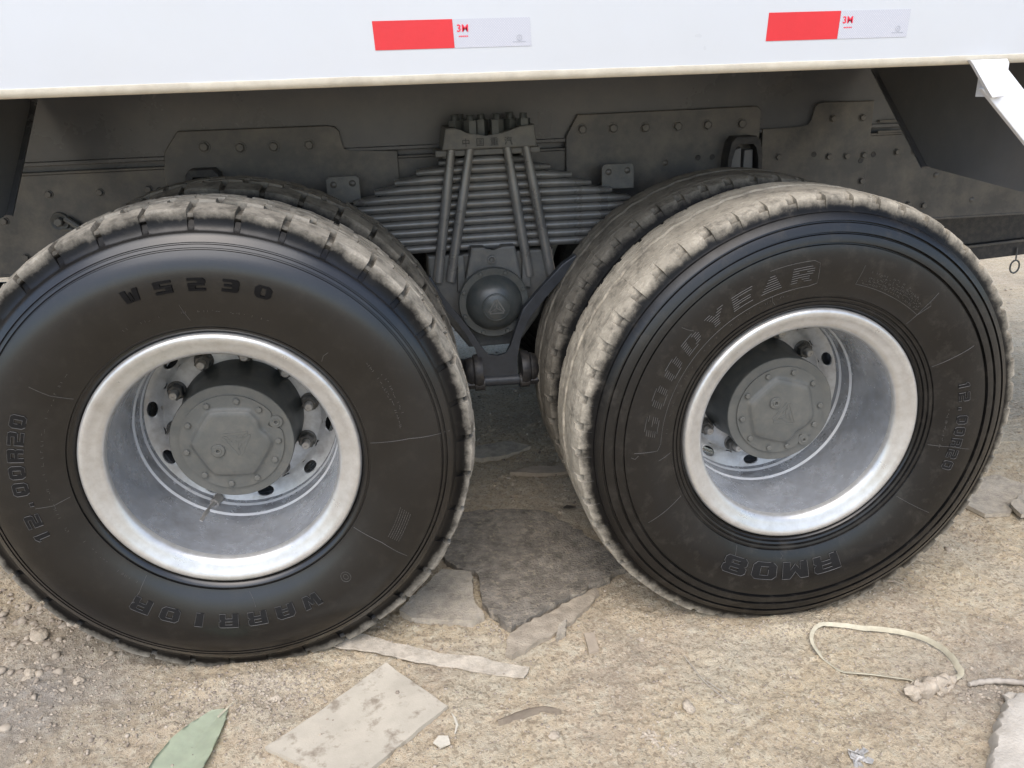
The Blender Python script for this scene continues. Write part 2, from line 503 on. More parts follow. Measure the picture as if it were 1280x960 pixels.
def make_ground():
    xs = axis_steps(-0.80, 2.55, 0.0058, -150, 150)
    ys = axis_steps(-0.66, 1.40, 0.0058, -150, 150)
    X, Y = np.meshgrid(xs, ys, indexing='ij')
    FZ = fine_z(X, Y)
    for poly in FLATS:                     # soil pressed flat beneath lying pieces
        px = [p[0] for p in poly]; py = [p[1] for p in poly]
        M_ = np.zeros(X.shape, bool)
        for (x0, y0), (x1, y1) in zip(poly, poly[1:] + poly[:1]):
            if y0 != y1:
                M_ ^= ((y0 > Y) != (y1 > Y)) & (X < (x1 - x0) * (Y - y0) / (y1 - y0) + x0)
        FZ = np.where(M_, np.minimum(FZ * 0.15, 0.001), FZ)
    Z = base_z(X, Y) + FZ
    nx, ny = len(xs), len(ys)
    co = np.stack([X, Y, Z], -1).reshape(-1, 3)
    i, j = np.meshgrid(np.arange(nx - 1), np.arange(ny - 1), indexing='ij')
    a = (i * ny + j).ravel()
    quads = np.stack([a, a + ny, a + ny + 1, a + 1], -1)
    me = bpy.data.meshes.new("ground")
    me.vertices.add(len(co)); me.vertices.foreach_set("co", co.ravel())
    me.loops.add(quads.size); me.loops.foreach_set("vertex_index", quads.ravel())
    me.polygons.add(len(quads))
    me.polygons.foreach_set("loop_start", np.arange(0, quads.size, 4))
    me.polygons.foreach_set("use_smooth", np.ones(len(quads), bool))
    me.update()
    # patches of grey rubble soil and of the darker soil beneath the truck
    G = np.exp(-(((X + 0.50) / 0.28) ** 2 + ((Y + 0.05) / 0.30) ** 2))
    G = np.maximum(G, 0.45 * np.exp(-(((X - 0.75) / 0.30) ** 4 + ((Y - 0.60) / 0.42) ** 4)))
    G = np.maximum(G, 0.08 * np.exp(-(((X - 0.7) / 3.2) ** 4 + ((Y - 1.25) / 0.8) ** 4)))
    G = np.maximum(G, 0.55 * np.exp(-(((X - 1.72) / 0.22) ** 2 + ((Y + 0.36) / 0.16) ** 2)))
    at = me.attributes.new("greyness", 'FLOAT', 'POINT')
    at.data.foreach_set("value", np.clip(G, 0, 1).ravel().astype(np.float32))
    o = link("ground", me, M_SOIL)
    o["kind"] = "structure"
    return o
FLATS = []

# ------------------------------------------------------------------ the truck
truck = empty("tipper_truck", None, (0.675, 1.22, 0))
tag(truck, "tipper truck with white body side above grey chassis and twin rear wheels", "truck")
truck.location = (0, 0, 0)

# --- tyres -----------------------------------------------------------------
# sidewall profile seen from outside: (radius, y); y grows inwards, 0 is the rim flange
SIDE_A = [(0.296, 0.030), (0.2995, 0.010), (0.303, 0.001), (0.309, -0.004), (0.313, -0.006), (0.314, -0.0035), (0.317, -0.0035), (0.318, -0.0075),
          (0.325, -0.010), (0.335, -0.015), (0.350, -0.021), (0.370, -0.0275), (0.390, -0.0325), (0.410, -0.0355), (0.430, -0.0365),
          (0.450, -0.0330), (0.460, -0.0302), (0.468, -0.0272), (0.4765, -0.0236), (0.4775, -0.0205), (0.4800, -0.0192), (0.4812, -0.0214),
          (0.4865, -0.0188), (0.4875, -0.0155), (0.4900, -0.0142), (0.4912, -0.0164), (0.500, -0.0112), (0.506, -0.0072), (0.509, -0.0030),
          (0.513, 0.0020), (0.522, 0.0060), (0.530, 0.0085)]
SIDE_B = [(0.296, 0.030), (0.2995, 0.010), (0.303, 0.001), (0.307, -0.003), (0.3085, -0.001), (0.311, -0.001), (0.3125, -0.0055), (0.317, -0.0075), (0.3185, -0.0052), (0.321, -0.0052),
          (0.3225, -0.0095), (0.327, -0.011), (0.3285, -0.0088), (0.331, -0.0092), (0.3325, -0.0135), (0.345, -0.019), (0.365, -0.0265), (0.390, -0.0325), (0.410, -0.0350),
          (0.430, -0.0350), (0.446, -0.0330), (0.4520, -0.0318), (0.4535, -0.0275), (0.4565, -0.0268), (0.4580, -0.0345), (0.466, -0.0335), (0.4745, -0.0310), (0.4760, -0.0260), (0.4790, -0.0250),
          (0.4805, -0.0315), (0.490, -0.0290), (0.4985, -0.0255), (0.5000, -0.0200), (0.5030, -0.0190), (0.5045, -0.0240), (0.513, -0.0195), (0.5195, -0.0140), (0.5210, -0.0085), (0.5245, -0.0065)]
YC = 0.12   # middle plane of the tyre

def side_y(side, r):
    for (r0, y0), (r1, y1) in zip(side, side[1:]):
        if r0 <= r <= r1 and r1 > r0:
            return y0 + (y1 - y0) * (r - r0) / (r1 - r0)
    return side[-1][1]

def sharp_steps(edges, eps):
    """Sample positions that put a tight pair of grid lines at each edge in [0,1]."""
    out = []
    for a, b in zip(edges, edges[1:]):
        out += [a + eps, (a + b) / 2, b - eps]
    return out

def tyre_mesh(kind, seed):
    rs = np.random.RandomState(seed)
    side = SIDE_A if kind == 'A' else SIDE_B
    npitch = 37 if kind == 'A' else 52
    rt = 0.562
    # angular samples
    per = []
    e = 0.006
    if kind == 'A':
        cuts = [0.0, 0.14, 0.5, 0.64, 1.0]
    else:
        cuts = [0.0, 0.16, 0.32, 0.5, 0.66, 0.82, 1.0]
    for a, b in zip(cuts, cuts[1:]):
        per += [a + e, (2 * a + b) / 3, (a + 2 * b) / 3, b - e]
    per = np.array(per)
    th = np.concatenate([(k + per) / npitch for k in range(npitch)]) * 2 * pi
    u = np.tile(per, npitch)
    kk = np.repeat(np.arange(npitch), len(per))
    nth = len(th)
    jit = rs.rand(npitch * 4 + 8)
    # tread samples across the width: s = y - y_outer, mirrored about YC
    if kind == 'A':
        yo = 0.0100
        half = YC - yo
        edges = [0.0, 0.006, 0.052, 0.054, 0.060, 0.062, 0.086, 0.088, 0.0935, 0.0955]
    else:
        yo = -0.0045
        half = YC - yo
        edges = [0.0, 0.006, 0.018, 0.024, 0.0415, 0.043, 0.0445, 0.0715, 0.073, 0.0745, 0.0995, 0.101]
    sv = np.array(sorted(set(edges + [half])))
    yrow = np.concatenate([yo + sv, (2 * YC - (yo + sv))[::-1][1:]])
    nrow = len(yrow)
    R = np.zeros((nrow, nth))
    Yv = np.zeros((nrow, nth))
    for i, y in enumerate(yrow):
        s = min(y - yo, 2 * YC - yo - y)
        outer = y <= YC
        uu = (u + (0.0 if outer else 0.5)) % 1.0
        r = rt - 0.010 * (1 - min(1, s / 0.05)) ** 2 - 0.0015 * 0
        ri = np.full(nth, r)
        dz = 0.0
        if kind == 'A':
            gap = uu < 0.14
            gap2 = (uu > 0.5) & (uu < 0.64)
            if s <= 0.006 - 1e-6:                       # chamfer foot of the shoulder blocks
                ri = np.where(gap, 0.537, 0.548)
            elif s < 0.053:
                wear = 0.0070 * (jit[kk % len(jit)] - 0.6)
                ri = np.where(gap, 0.543 + 0.004 * min(1, s / .05), ri - 0.001 + wear)
            elif s < 0.061:                              # narrow wavy groove behind the shoulder blocks
                ri = np.where(gap, 0.545, ri - 0.008)
                dz = 0.004 * np.where(uu < 0.5, 1, -1)
            elif s < 0.087:
                ri = np.where(gap2, 0.552, ri)
            elif s < 0.0950:
                ri = ri - 0.009
                dz = 0.005 * np.where(uu < 0.5, 1, -1)
            else:
                ri = np.where(gap & (s < half - .004), ri - 0.006, ri)
        else:
            notch = uu < 0.32
            small = uu < 0.16
            if s <= 0.006 - 1e-6:
                ri = np.where(notch, 0.533, 0.545)
            elif s < 0.020:
                ri = np.where(notch, 0.545, ri)
            elif s < 0.026:
                ri = np.where(small, ri - 0.004, ri)
            if abs(s - 0.043) < 1e-4 or abs(s - 0.073) < 1e-4:
                ri = ri - 0.0058
            if 0.039 < s < 0.102:
                zig = np.abs(u - 0.5) * 4 - 1
                dz = 0.0045 * zig
            if abs(s - 0.101) < 1e-4:
                ri = ri - 0.005
            ri = ri - 0.0012 * jit[(kk + 7) % len(jit)]
        cn = vnoise(np.cos(th) * 9 + 30 + y * 40, np.sin(th) * 9 + 30 + y * 23) + 0.8 * vnoise(np.cos(th) * 27 + 70 + y * 90, np.sin(th) * 27 + 70 - y * 70)
        R[i] = ri + (0.0034 if kind == 'A' else 0.0018) * cn + 0.0008 * (rs.rand(nth) - 0.5)
        Yv[i] = y + (dz if outer else -dz if not np.isscalar(dz) else 0)
    # sidewalls
    sr = np.array([p[0] for p in side]); sy = np.array([p[1] for p in side])
    RO = np.repeat(sr[:, None], nth, 1); YO = np.repeat(sy[:, None], nth, 1)
    if kind == 'A':
        # lug notches run a little way down the shoulder
        foot = np.where(u < 0.14, 0.0065, 0.0)
        for q in range(-2, 0):
            YO[q] += foot * (0.6 if q == -2 else 1.0)
    RI = RO[::-1]; YI = (2 * YC - YO)[::-1]
    R = np.concatenate([RO, R, RI]); Yv = np.concatenate([YO, Yv, YI])
    X = R * np.cos(th)[None]; Z = R * np.sin(th)[None]
    # the loaded tyre is flattened where it stands and bulges there
    flat = -0.534
    low = np.clip((flat + 0.05 - Z) / 0.08, 0, 1)
    Z = np.where(Z < flat, flat + (Z - flat) * 0.25, Z)
    Yv = Yv + np.where(Yv < YC, -1, 1) * 0.010 * low * ((R > 0.36) & (R < 0.535))
    co = np.stack([X, Yv, Z], -1).reshape(-1, 3)
    nr = R.shape[0]
    i, j = np.meshgrid(np.arange(nr - 1), np.arange(nth), indexing='ij')
    a = (i * nth + j).ravel(); b = (i * nth + (j + 1) % nth).ravel()
    quads = np.stack([a, b, b + nth, a + nth], -1)
    me = bpy.data.meshes.new("tyre")
    me.vertices.add(len(co)); me.vertices.foreach_set("co", co.ravel())
    me.loops.add(quads.size); me.loops.foreach_set("vertex_index", quads.ravel())
    me.polygons.add(len(quads))
    me.polygons.foreach_set("loop_start", np.arange(0, quads.size, 4))
    me.polygons.foreach_set("use_smooth", np.ones(len(quads), bool))
    me.update()
    sharp_edges(me, 32)
    me.flip_normals()
    return me

# --- rims ------------------------------------------------------------------
def rim_mesh():
    bm = bmesh.new()
    prof = [(0.299, 0.024), (0.300, 0.010), (0.2985, 0.001), (0.2955, -0.0040), (0.291, -0.0060), (0.285, -0.0055), (0.278, -0.0020), (0.272, 0.0015),
            (0.264, 0.0045), (0.257, 0.0075), (0.2515, 0.0120), (0.2482, 0.0180), (0.2468, 0.028), (0.2455, 0.060), (0.2445, 0.10), (0.2435, 0.14), (0.2425, 0.180), (0.2420, 0.197),
            (0.2412, 0.2015), (0.2385, 0.2045), (0.2370, 0.2075), (0.2366, 0.2130), (0.2366, 0.240), (0.2362, 0.2460), (0.2335, 0.2490), (0.2322, 0.2525), (0.2318, 0.2600), (0.2318, 0.285),
            (0.245, 0.285), (0.258, 0.14), (0.262, 0.06), (0.266, 0.035), (0.290, 0.030)]
    add_lathe(bm, prof, 144, True)
    return mesh_of(bm, "rim", True, 40)

def disc_mesh(ph_hole):
    """Dished wheel disc with ten oval hand holes, flat nut ring in the middle."""
    bm = bmesh.new()
    prof = [(0.2316, 0.266), (0.2245, 0.2685), (0.2195, 0.2705), (0.2125, 0.2740), (0.2055, 0.2775), (0.2000, 0.2800), (0.1930, 0.2840)]
    def yy(r):
        return float(np.interp(r, [p[0] for p in prof[::-1]], [p[1] for p in prof[::-1]]))
    R0, R1, RC, nh = 0.1930, 0.2316, 0.2135, 10
    hr, ha = 0.0118, 0.0205          # half sizes of a hand hole, radial and along the arc
    half = pi / nh
    box = []
    m = 10
    for k in range(m): box.append((-1 + 2 * k / m, -1))
    for k in range(m): box.append((1, -1 + 2 * k / m))
    for k in range(m): box.append((1 - 2 * k / m, 1))
    for k in range(m): box.append((-1, 1 - 2 * k / m))
    for q in range(nh):
        a0 = radians(ph_hole) + 2 * pi * q / nh
        rings = []
        for t, lip in ((0.0, 0.0045), (0.0, 0.0), (0.06, -0.0008), (0.35, 0), (0.7, 0), (1.0, 0)):
            row = []
            for bx, by in box:
                d = atan2(by * (R1 - R0) / 2, bx * half * RC)
                ex, ey = ha * cos(d), hr * sin(d)
                ox, oy = bx * half * RC, (by + 1) / 2 * (R1 - R0) + R0 - RC
                px, py = ex + (ox - ex) * t, ey + (oy - ey) * t
                r = RC + py; a = a0 + px / RC
                row.append(bm.verts.new((r * cos(a), yy(r) + lip, r * sin(a))))
            rings.append(row)
        n = len(box)
        for a_, b_ in zip(rings, rings[1:]):
            for i in range(n):
                j = (i + 1) % n
                bm.faces.new((a_[i], a_[j], b_[j], b_[i]))
    inner = bmesh.new()
    add_lathe(inner, [(0.1930, 0.2840), (0.1895, 0.2854), (0.1880, 0.2842), (0.1500, 0.2846), (0.1200, 0.2846), (0.1200, 0.2960), (0.1930, 0.2940)], 120)
    tmp = bpy.data.meshes.new("tmp"); inner.to_mesh(tmp); inner.free(); bm.from_mesh(tmp); bpy.data.meshes.remove(tmp)
    bmesh.ops.remove_doubles(bm, verts=bm.verts, dist=2e-5)
    return mesh_of(bm, "wheel_disc", True, 40)

def hub_mesh():
    bm = bmesh.new()
    add_lathe(bm, [(0.0, 0.1190), (0.108, 0.1190), (0.1385, 0.1190), (0.1400, 0.1210), (0.1402, 0.135), (0.1402, 0.136), (0.1385, 0.137), (0.1385, 0.200), (0.1400, 0.235), (0.1430, 0.262), (0.148, 0.280), (0.148, 0.300)], 96)
    return mesh_of(bm, "hub", True, 30)

def hub_cap_mesh():
    """Bolted end cover with a raised soft hexagonal dome."""
    bm = bmesh.new()
    n = 120
    def lobe(a):
        t = ((a - radians(34)) / (pi / 3)) % 1.0
        return 0.0835 + 0.0095 * (abs(t - 0.5) * 2) ** 1.6
    rows = []
    for fr, y, soft in ((None, 0.1188, 0), (None, 0.1150, 0), (1.06, 0.1150, 1), (1.0, 0.1142, 1), (0.96, 0.1090, 1), (0.92, 0.1065, 1), (0.80, 0.1058, 1), (0.4, 0.1055, 1)):
        row = []
        for i in range(n):
            a = 2 * pi * i / n
            if fr is None:
                r = 0.1170
                d = abs(((a + pi) % (2 * pi)) - pi)
                if d < 0.22:                                   # the rim ducks round the filler plug
                    r = 0.1170 - 0.024 * (0.5 + 0.5 * cos(pi * d / 0.22))
            else:
                r = lobe(a) * fr
                d = abs(((a + pi) % (2 * pi)) - pi)
                if d < 0.3:
                    r -= 0.006 * (0.5 + 0.5 * cos(pi * d / 0.3)) * (1 if fr > .85 else 0)
            row.append(bm.verts.new((r * cos(a), y, r * sin(a))))
        rows.append(row)
    for a, b in zip(rows, rows[1:]):
        for i in range(n):
            bm.faces.new((a[i], a[(i + 1) % n], b[(i + 1) % n], b[i]))
    bm.faces.new(rows[-1])
    return mesh_of(bm, "hub_cap", True, 50)

def emblem_mesh(r, y, h):
    """Raised triangle badge with three inner spokes."""
    bm = bmesh.new()
    P = [(r * cos(radians(90 + 120 * k)), r * sin(radians(90 + 120 * k))) for k in range(3)]
    def bar(a, b, w):
        d = Vector((b[0] - a[0], b[1] - a[1])); L_ = d.length; d /= L_
        nn = Vector((-d.y, d.x)) * w / 2
        add_prism(bm, [(a[0] + nn.x, a[1] + nn.y), (b[0] + nn.x, b[1] + nn.y), (b[0] - nn.x, b[1] - nn.y), (a[0] - nn.x, a[1] - nn.y)], y - h, y)
    for k in range(3):
        a, b = P[k], P[(k + 1) % 3]
        sh = lambda p: (p[0] * 1.0, p[1] * 1.0)
        m1 = (a[0] * .90 + b[0] * .10, a[1] * .90 + b[1] * .10); m2 = (a[0] * .10 + b[0] * .90, a[1] * .10 + b[1] * .90)
        bar(m1, m2, r * 0.13)
        q = 0.78
        bar((0, 0), (P[k][0] * q, P[k][1] * q), r * 0.10)
        mm = ((a[0] + b[0]) / 2 * .55, (a[1] + b[1]) / 2 * .55)
        bar((P[k][0] * .5, P[k][1] * .5), mm, r * 0.07)
    return mesh_of(bm, "emblem")

def bolt_mesh(r=0.0075, h=0.006, washer=True):
    bm = bmesh.new()
    if washer:
        add_lathe(bm, [(0, -0.0016), (r * 1.35, -0.0016), (r * 1.4, 0.0), (r * 1.4, 0.001)], 20)
    add_hex(bm, r * 1.08, -h, -0.001, 0.2, r * 0.18)
    return mesh_of(bm, "bolt_head")

def nut_mesh():
    """Wheel nut: conical washer, hexagon, stud end."""
    bm = bmesh.new()
    add_lathe(bm, [(0, -0.006), (0.0205, -0.006), (0.0235, -0.0035), (0.0240, 0.0)], 28)
    add_hex(bm, 0.0200, -0.026, -0.006, 0.25, 0.0022)
    me = mesh_of(bm, "wheel_nut", True, 30)
    return me

def stud_mesh():
    bm = bmesh.new()
    add_lathe(bm, [(0, -0.046), (0.003, -0.046), (0.0032, -0.0475), (0.0085, -0.0475), (0.0102, -0.0455), (0.0102, -0.0250)], 24)
    for k in range(6):
        y = -0.044 + k * 0.003
        add_lathe(bm, [(0.0102, y), (0.0107, y + .0012), (0.0102, y + .0024)], 24)
    return mesh_of(bm, "stud", True, 40)

def plug_mesh(r=0.0155):
    bm = bmesh.new()
    add_lathe(bm, [(0, -0.001), (0.0035, -0.001), (0.0042, -0.0062), (0.0075, -0.0068), (0.0085, -0.0050), (r * .93, -0.0045), (r, -0.003), (r, 0.002)], 32)
    return mesh_of(bm, "drain_plug", True, 30)

# --- lettering bent round a tyre --------------------------------------------
def bend(co, rc, th0, side, lift):
    """u along the arc (clockwise seen from outside), v outwards, w up from the rubber."""
    out = []
    for u, v, w in co:
        r = rc + v
        a = th0 - u / rc
        y = side_y(side, r) - lift - w
        out.append((r * cos(a), y, r * sin(a)))
    return out

def text_mesh(s, size, stretch=1.0, bold=0.0, outline=0.0, extrude=0.001, spacing=1.0, shear=0.0):
    cu = bpy.data.curves.new("lettering", 'FONT')
    cu.body = s
    cu.size = size
    cu.space_character = spacing
    cu.align_x = 'CENTER'
    cu.offset = bold
    cu.shear = shear
    cu.resolution_u = 4
    if outline > 0:
        cu.fill_mode = 'NONE'
        cu.bevel_depth = outline
        cu.bevel_resolution = 1
    else:
        cu.extrude = extrude
    o = bpy.data.objects.new("lettering_source", cu)
    COL.objects.link(o)
    dg = bpy.context.evaluated_depsgraph_get()
    dg.update()
    me = bpy.data.meshes.new_from_object(o.evaluated_get(dg))
    bpy.data.objects.remove(o)
    bpy.data.curves.remove(cu)
    for v in me.vertices:
        v.co.x *= stretch
    return me

GLYPH = {
    'W': [[(0, 8), (3, 8), (3.4, 3), (4.4, 6), (5.6, 6), (6.6, 3), (7, 8), (10, 8), (9, 0), (6, 0), (5, 2.6), (4, 0), (1, 0)]],
    'A': [[(0, 0), (0, 6.4), (1.6, 8), (8.4, 8), (10, 6.4), (10, 0), (6.6, 0), (6.6, 2.4), (3.4, 2.4), (3.4, 0)], [(3.4, 4), (6.6, 4), (6.6, 6), (3.4, 6)]],
    'R': [[(0, 0), (0, 8), (9, 8), (10, 7), (10, 4.6), (9, 3.8), (10, 3), (10, 0), (6.8, 0), (6.8, 2.6), (3.2, 2.6), (3.2, 0)], [(3.2, 4.4), (6.8, 4.4), (6.8, 6.2), (3.2, 6.2)]],
    'I': [[(3, 0), (3, 8), (7, 8), (7, 0)]],
    'O': [[(1.6, 0), (0, 1.6), (0, 6.4), (1.6, 8), (8.4, 8), (10, 6.4), (10, 1.6), (8.4, 0)], [(3.4, 2), (6.6, 2), (6.6, 6), (3.4, 6)]],
    'M': [[(0, 0), (0, 8), (3, 8), (5, 4.6), (7, 8), (10, 8), (10, 0), (7, 0), (7, 3.8), (5, .8), (3, 3.8), (3, 0)]],
    '8': [[(1.2, 0), (0, 1.2), (0, 3.2), (.8, 4), (0, 4.8), (0, 6.8), (1.2, 8), (8.8, 8), (10, 6.8), (10, 4.8), (9.2, 4), (10, 3.2), (10, 1.2), (8.8, 0)],
          [(3.2, 1.7), (6.8, 1.7), (6.8, 3.1), (3.2, 3.1)], [(3.2, 4.9), (6.8, 4.9), (6.8, 6.3), (3.2, 6.3)]],
    '1': [[(3.5, 0), (3.5, 5.6), (2, 5.6), (2, 6.6), (4.5, 8), (7, 8), (7, 0)]],
    '2': [[(0, 0), (0, 4.6), (6.6, 4.6), (6.6, 6.2), (0, 6.2), (0, 8), (8.8, 8), (10, 6.8), (10, 4), (8.8, 3), (3.2, 3), (3.2, 1.8), (10, 1.8), (10, 0)]],
    '.': [[(3.5, 0), (3.5, 2), (6.5, 2), (6.5, 0)]],
}
GLYPH['0'] = GLYPH['O']

def moulded_letter(parent, ch, rc, deg, side, w, h, t=0.0014, line=0.0009):
    """Heavy squared letter: raised face in dark rubber with a thin moulded edge."""
    loops = [[((x / 10 - 0.5) * w, (y / 8 - 0.5) * h) for x, y in lp] for lp in GLYPH[ch]]
    bm = bmesh.new()
    es = []
    for lp in loops:
        vs_ = [bm.verts.new((x, y, 0)) for x, y in densify(lp, 0.007, 0, random.Random(1))]
        es += [bm.edges.new((vs_[i], vs_[(i + 1) % len(vs_)])) for i in range(len(vs_))]
    bmesh.ops.triangle_fill(bm, use_beauty=True, edges=es)
    ext = bmesh.ops.extrude_face_region(bm, geom=list(bm.faces))
    for g in ext["geom"]:
        if isinstance(g, bmesh.types.BMVert):
            g.co.z = t
    co = [(v.co.x, v.co.y, v.co.z) for v in bm.verts]
    for v, p in zip(bm.verts, bend(co, rc, radians(deg), side, 0.0004)):
        v.co = p
    nf = len(bm.faces)
    for lp in loops:
        pts = densify(lp + lp[:1], 0.007, 0, random.Random(1))
        P = [Vector(q) for q in bend([(x, y, t) for x, y in pts], rc, radians(deg), side, 0.0005)]
        add_tube(bm, P, line / 2, 4)
    me = mesh_of(bm, "raised_letter")
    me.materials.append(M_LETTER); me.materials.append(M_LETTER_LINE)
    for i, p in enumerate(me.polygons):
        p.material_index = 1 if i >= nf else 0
    return link("raised_letter", me, None, parent)

def moulded_word(parent, word, rc, deg0, deg1, side, w, h, **kw):
    n = len(word)
    for i, ch in enumerate(word):
        moulded_letter(parent, ch, rc, deg0 + (deg1 - deg0) * i / (n - 1), side, w, h, **kw)

def densify(poly, step, rag, rs):
    out = []
    n = len(poly)
    for i in range(n):
        a, b = Vector(poly[i]), Vector(poly[(i + 1) % n])
        L_ = (b - a).length
        if L_ < 1e-9:
            continue
        m = max(1, int(L_ / step))
        nn = Vector((-(b - a).y, (b - a).x)).normalized()
        for k in range(m):
            p = a.lerp(b, k / m)
            if k:
                p += nn * rs.uniform(-rag, rag)
            out.append((p.x, p.y))
    return out

def letters(parent, word, size, rc, deg0, deg1, side, mat, **kw):
    """One raised letter object each, spread evenly from deg0 (first) to deg1 (last)."""
    n = len(word)
    for i, ch in enumerate(word):
        link("raised_letter", bent_text(ch, size, rc, deg0 + (deg1 - deg0) * i / max(1, n - 1), side, **kw), mat, parent)

def bent_text(s, size, rc, deg, side, **kw):
    lift = kw.pop("lift", 0.0)
    me = text_mesh(s, size, **kw)
    # subdivide long edges so that the letters follow the sidewall
    bm = bmesh.new(); bm.from_mesh(me)
    bmesh.ops.triangulate(bm, faces=bm.faces)
    for _ in range(2):
        es = [e for e in bm.edges if e.calc_length() > 0.010]
        if es:
            bmesh.ops.subdivide_edges(bm, edges=es, cuts=1)
            bmesh.ops.triangulate(bm, faces=bm.faces)
    base = -size * 0.36
    co = [(v.co.x, v.co.y + base, v.co.z) for v in bm.verts]
    for v, p in zip(bm.verts, bend(co, rc, radians(deg), side, lift)):
        v.co = p
    bm.to_mesh(me); bm.free()
    return me

def block_glyphs(word, rc, deg, side, w, h, pitch, lift=0.0006, t=0.0028):
    """Square heavy stencil letters made of blocks on a 10 x 8 grid."""
    R_ = lambda x0, y0, x1, y1: [(x0, y0), (x1, y0), (x1, y1), (x0, y1)]
    G = {
        'W': [[(0, 8), (3.0, 8), (3.9, 0), (1.0, 0)], [(3.95, 0), (4.6, 0), (5.6, 6.2), (4.4, 6.2)], [(5.4, 0), (6.05, 0), (5.6, 6.2), (4.9, 3.0)], [(6.1, 0), (9.0, 0), (10, 8), (7.0, 8)]],
        '5': [R_(0, 6.5, 10, 8), R_(0, 3.6, 3.6, 6.4), R_(3.7, 3.6, 10, 4.8), R_(6.0, 1.6, 10, 3.5), R_(0, 0, 10, 1.5)],
        '2': [R_(0, 6.5, 8.6, 8), [(5.6, 4.8), (10, 4.8), (10, 6.6), (8.7, 8), (5.6, 6.4)], R_(0, 3.4, 9.4, 4.7), R_(0, 1.5, 4.2, 3.3), R_(0, 0, 10, 1.4)],
        '3': [R_(0.8, 6.5, 6, 8), R_(1.5, 3.5, 6, 4.7), R_(0, 0, 6, 1.5), [(6.05, 0), (9, 0), (10, 1.4), (10, 3.4), (9.2, 4.1), (10, 4.8), (10, 6.6), (8.8, 8), (6.05, 8)]],
        '0': [[(2, 0), (3.6, 0), (3.6, 8), (2, 8), (0, 6), (0, 2)], [(6.4, 0), (8, 0), (10, 2), (10, 6), (8, 8), (6.4, 8)], R_(3.65, 0, 6.35, 1.4), R_(3.65, 6.6, 6.35, 8)],
    }
    bm = bmesh.new()
    n = len(word)
    for i, ch in enumerate(word):
        cx = (i - (n - 1) / 2) * pitch
        for poly in G[ch]:
            bb = bmesh.new()
            add_prism(bb, [(cx + (x / 10 - 0.5) * w, (y / 8 - 0.5) * h) for x, y in poly], 0, t, 0)
            bmesh.ops.triangulate(bb, faces=bb.faces)
            for _ in range(2):
                es = [e for e in bb.edges if e.calc_length() > 0.008]
                if es:
                    bmesh.ops.subdivide_edges(bb, edges=es, cuts=1)
                    bmesh.ops.triangulate(bb, faces=bb.faces)
            co = [(v.co.x, v.co.z, v.co.y) for v in bb.verts]
            for v, p in zip(bb.verts, bend(co, rc, radians(deg), side, lift)):
                v.co = p
            tmp = bpy.data.meshes.new("tmp"); bb.to_mesh(tmp); bb.free()
            bm.from_mesh(tmp); bpy.data.meshes.remove(tmp)
    return mesh_of(bm, "raised_lettering")

def arc_line(bm, side, pts, wd=0.0011, lift=0.0005, step=0.012):
    """Thin raised mould line through (radius, degrees) points on the sidewall."""
    full = []
    for (r0, a0), (r1, a1) in zip(pts, pts[1:]):
        L_ = hypot(r1 - r0, radians(a1 - a0) * (r0 + r1) / 2)
        m = max(1, int(L_ / step))
        full += [(r0 + (r1 - r0) * k / m, a0 + (a1 - a0) * k / m) for k in range(m)]
    full.append(pts[-1])
    P = [Vector((r * cos(radians(a)), side_y(side, r) - lift, r * sin(radians(a)))) for r, a in full]
    add_tube(bm, P, wd / 2, 5)

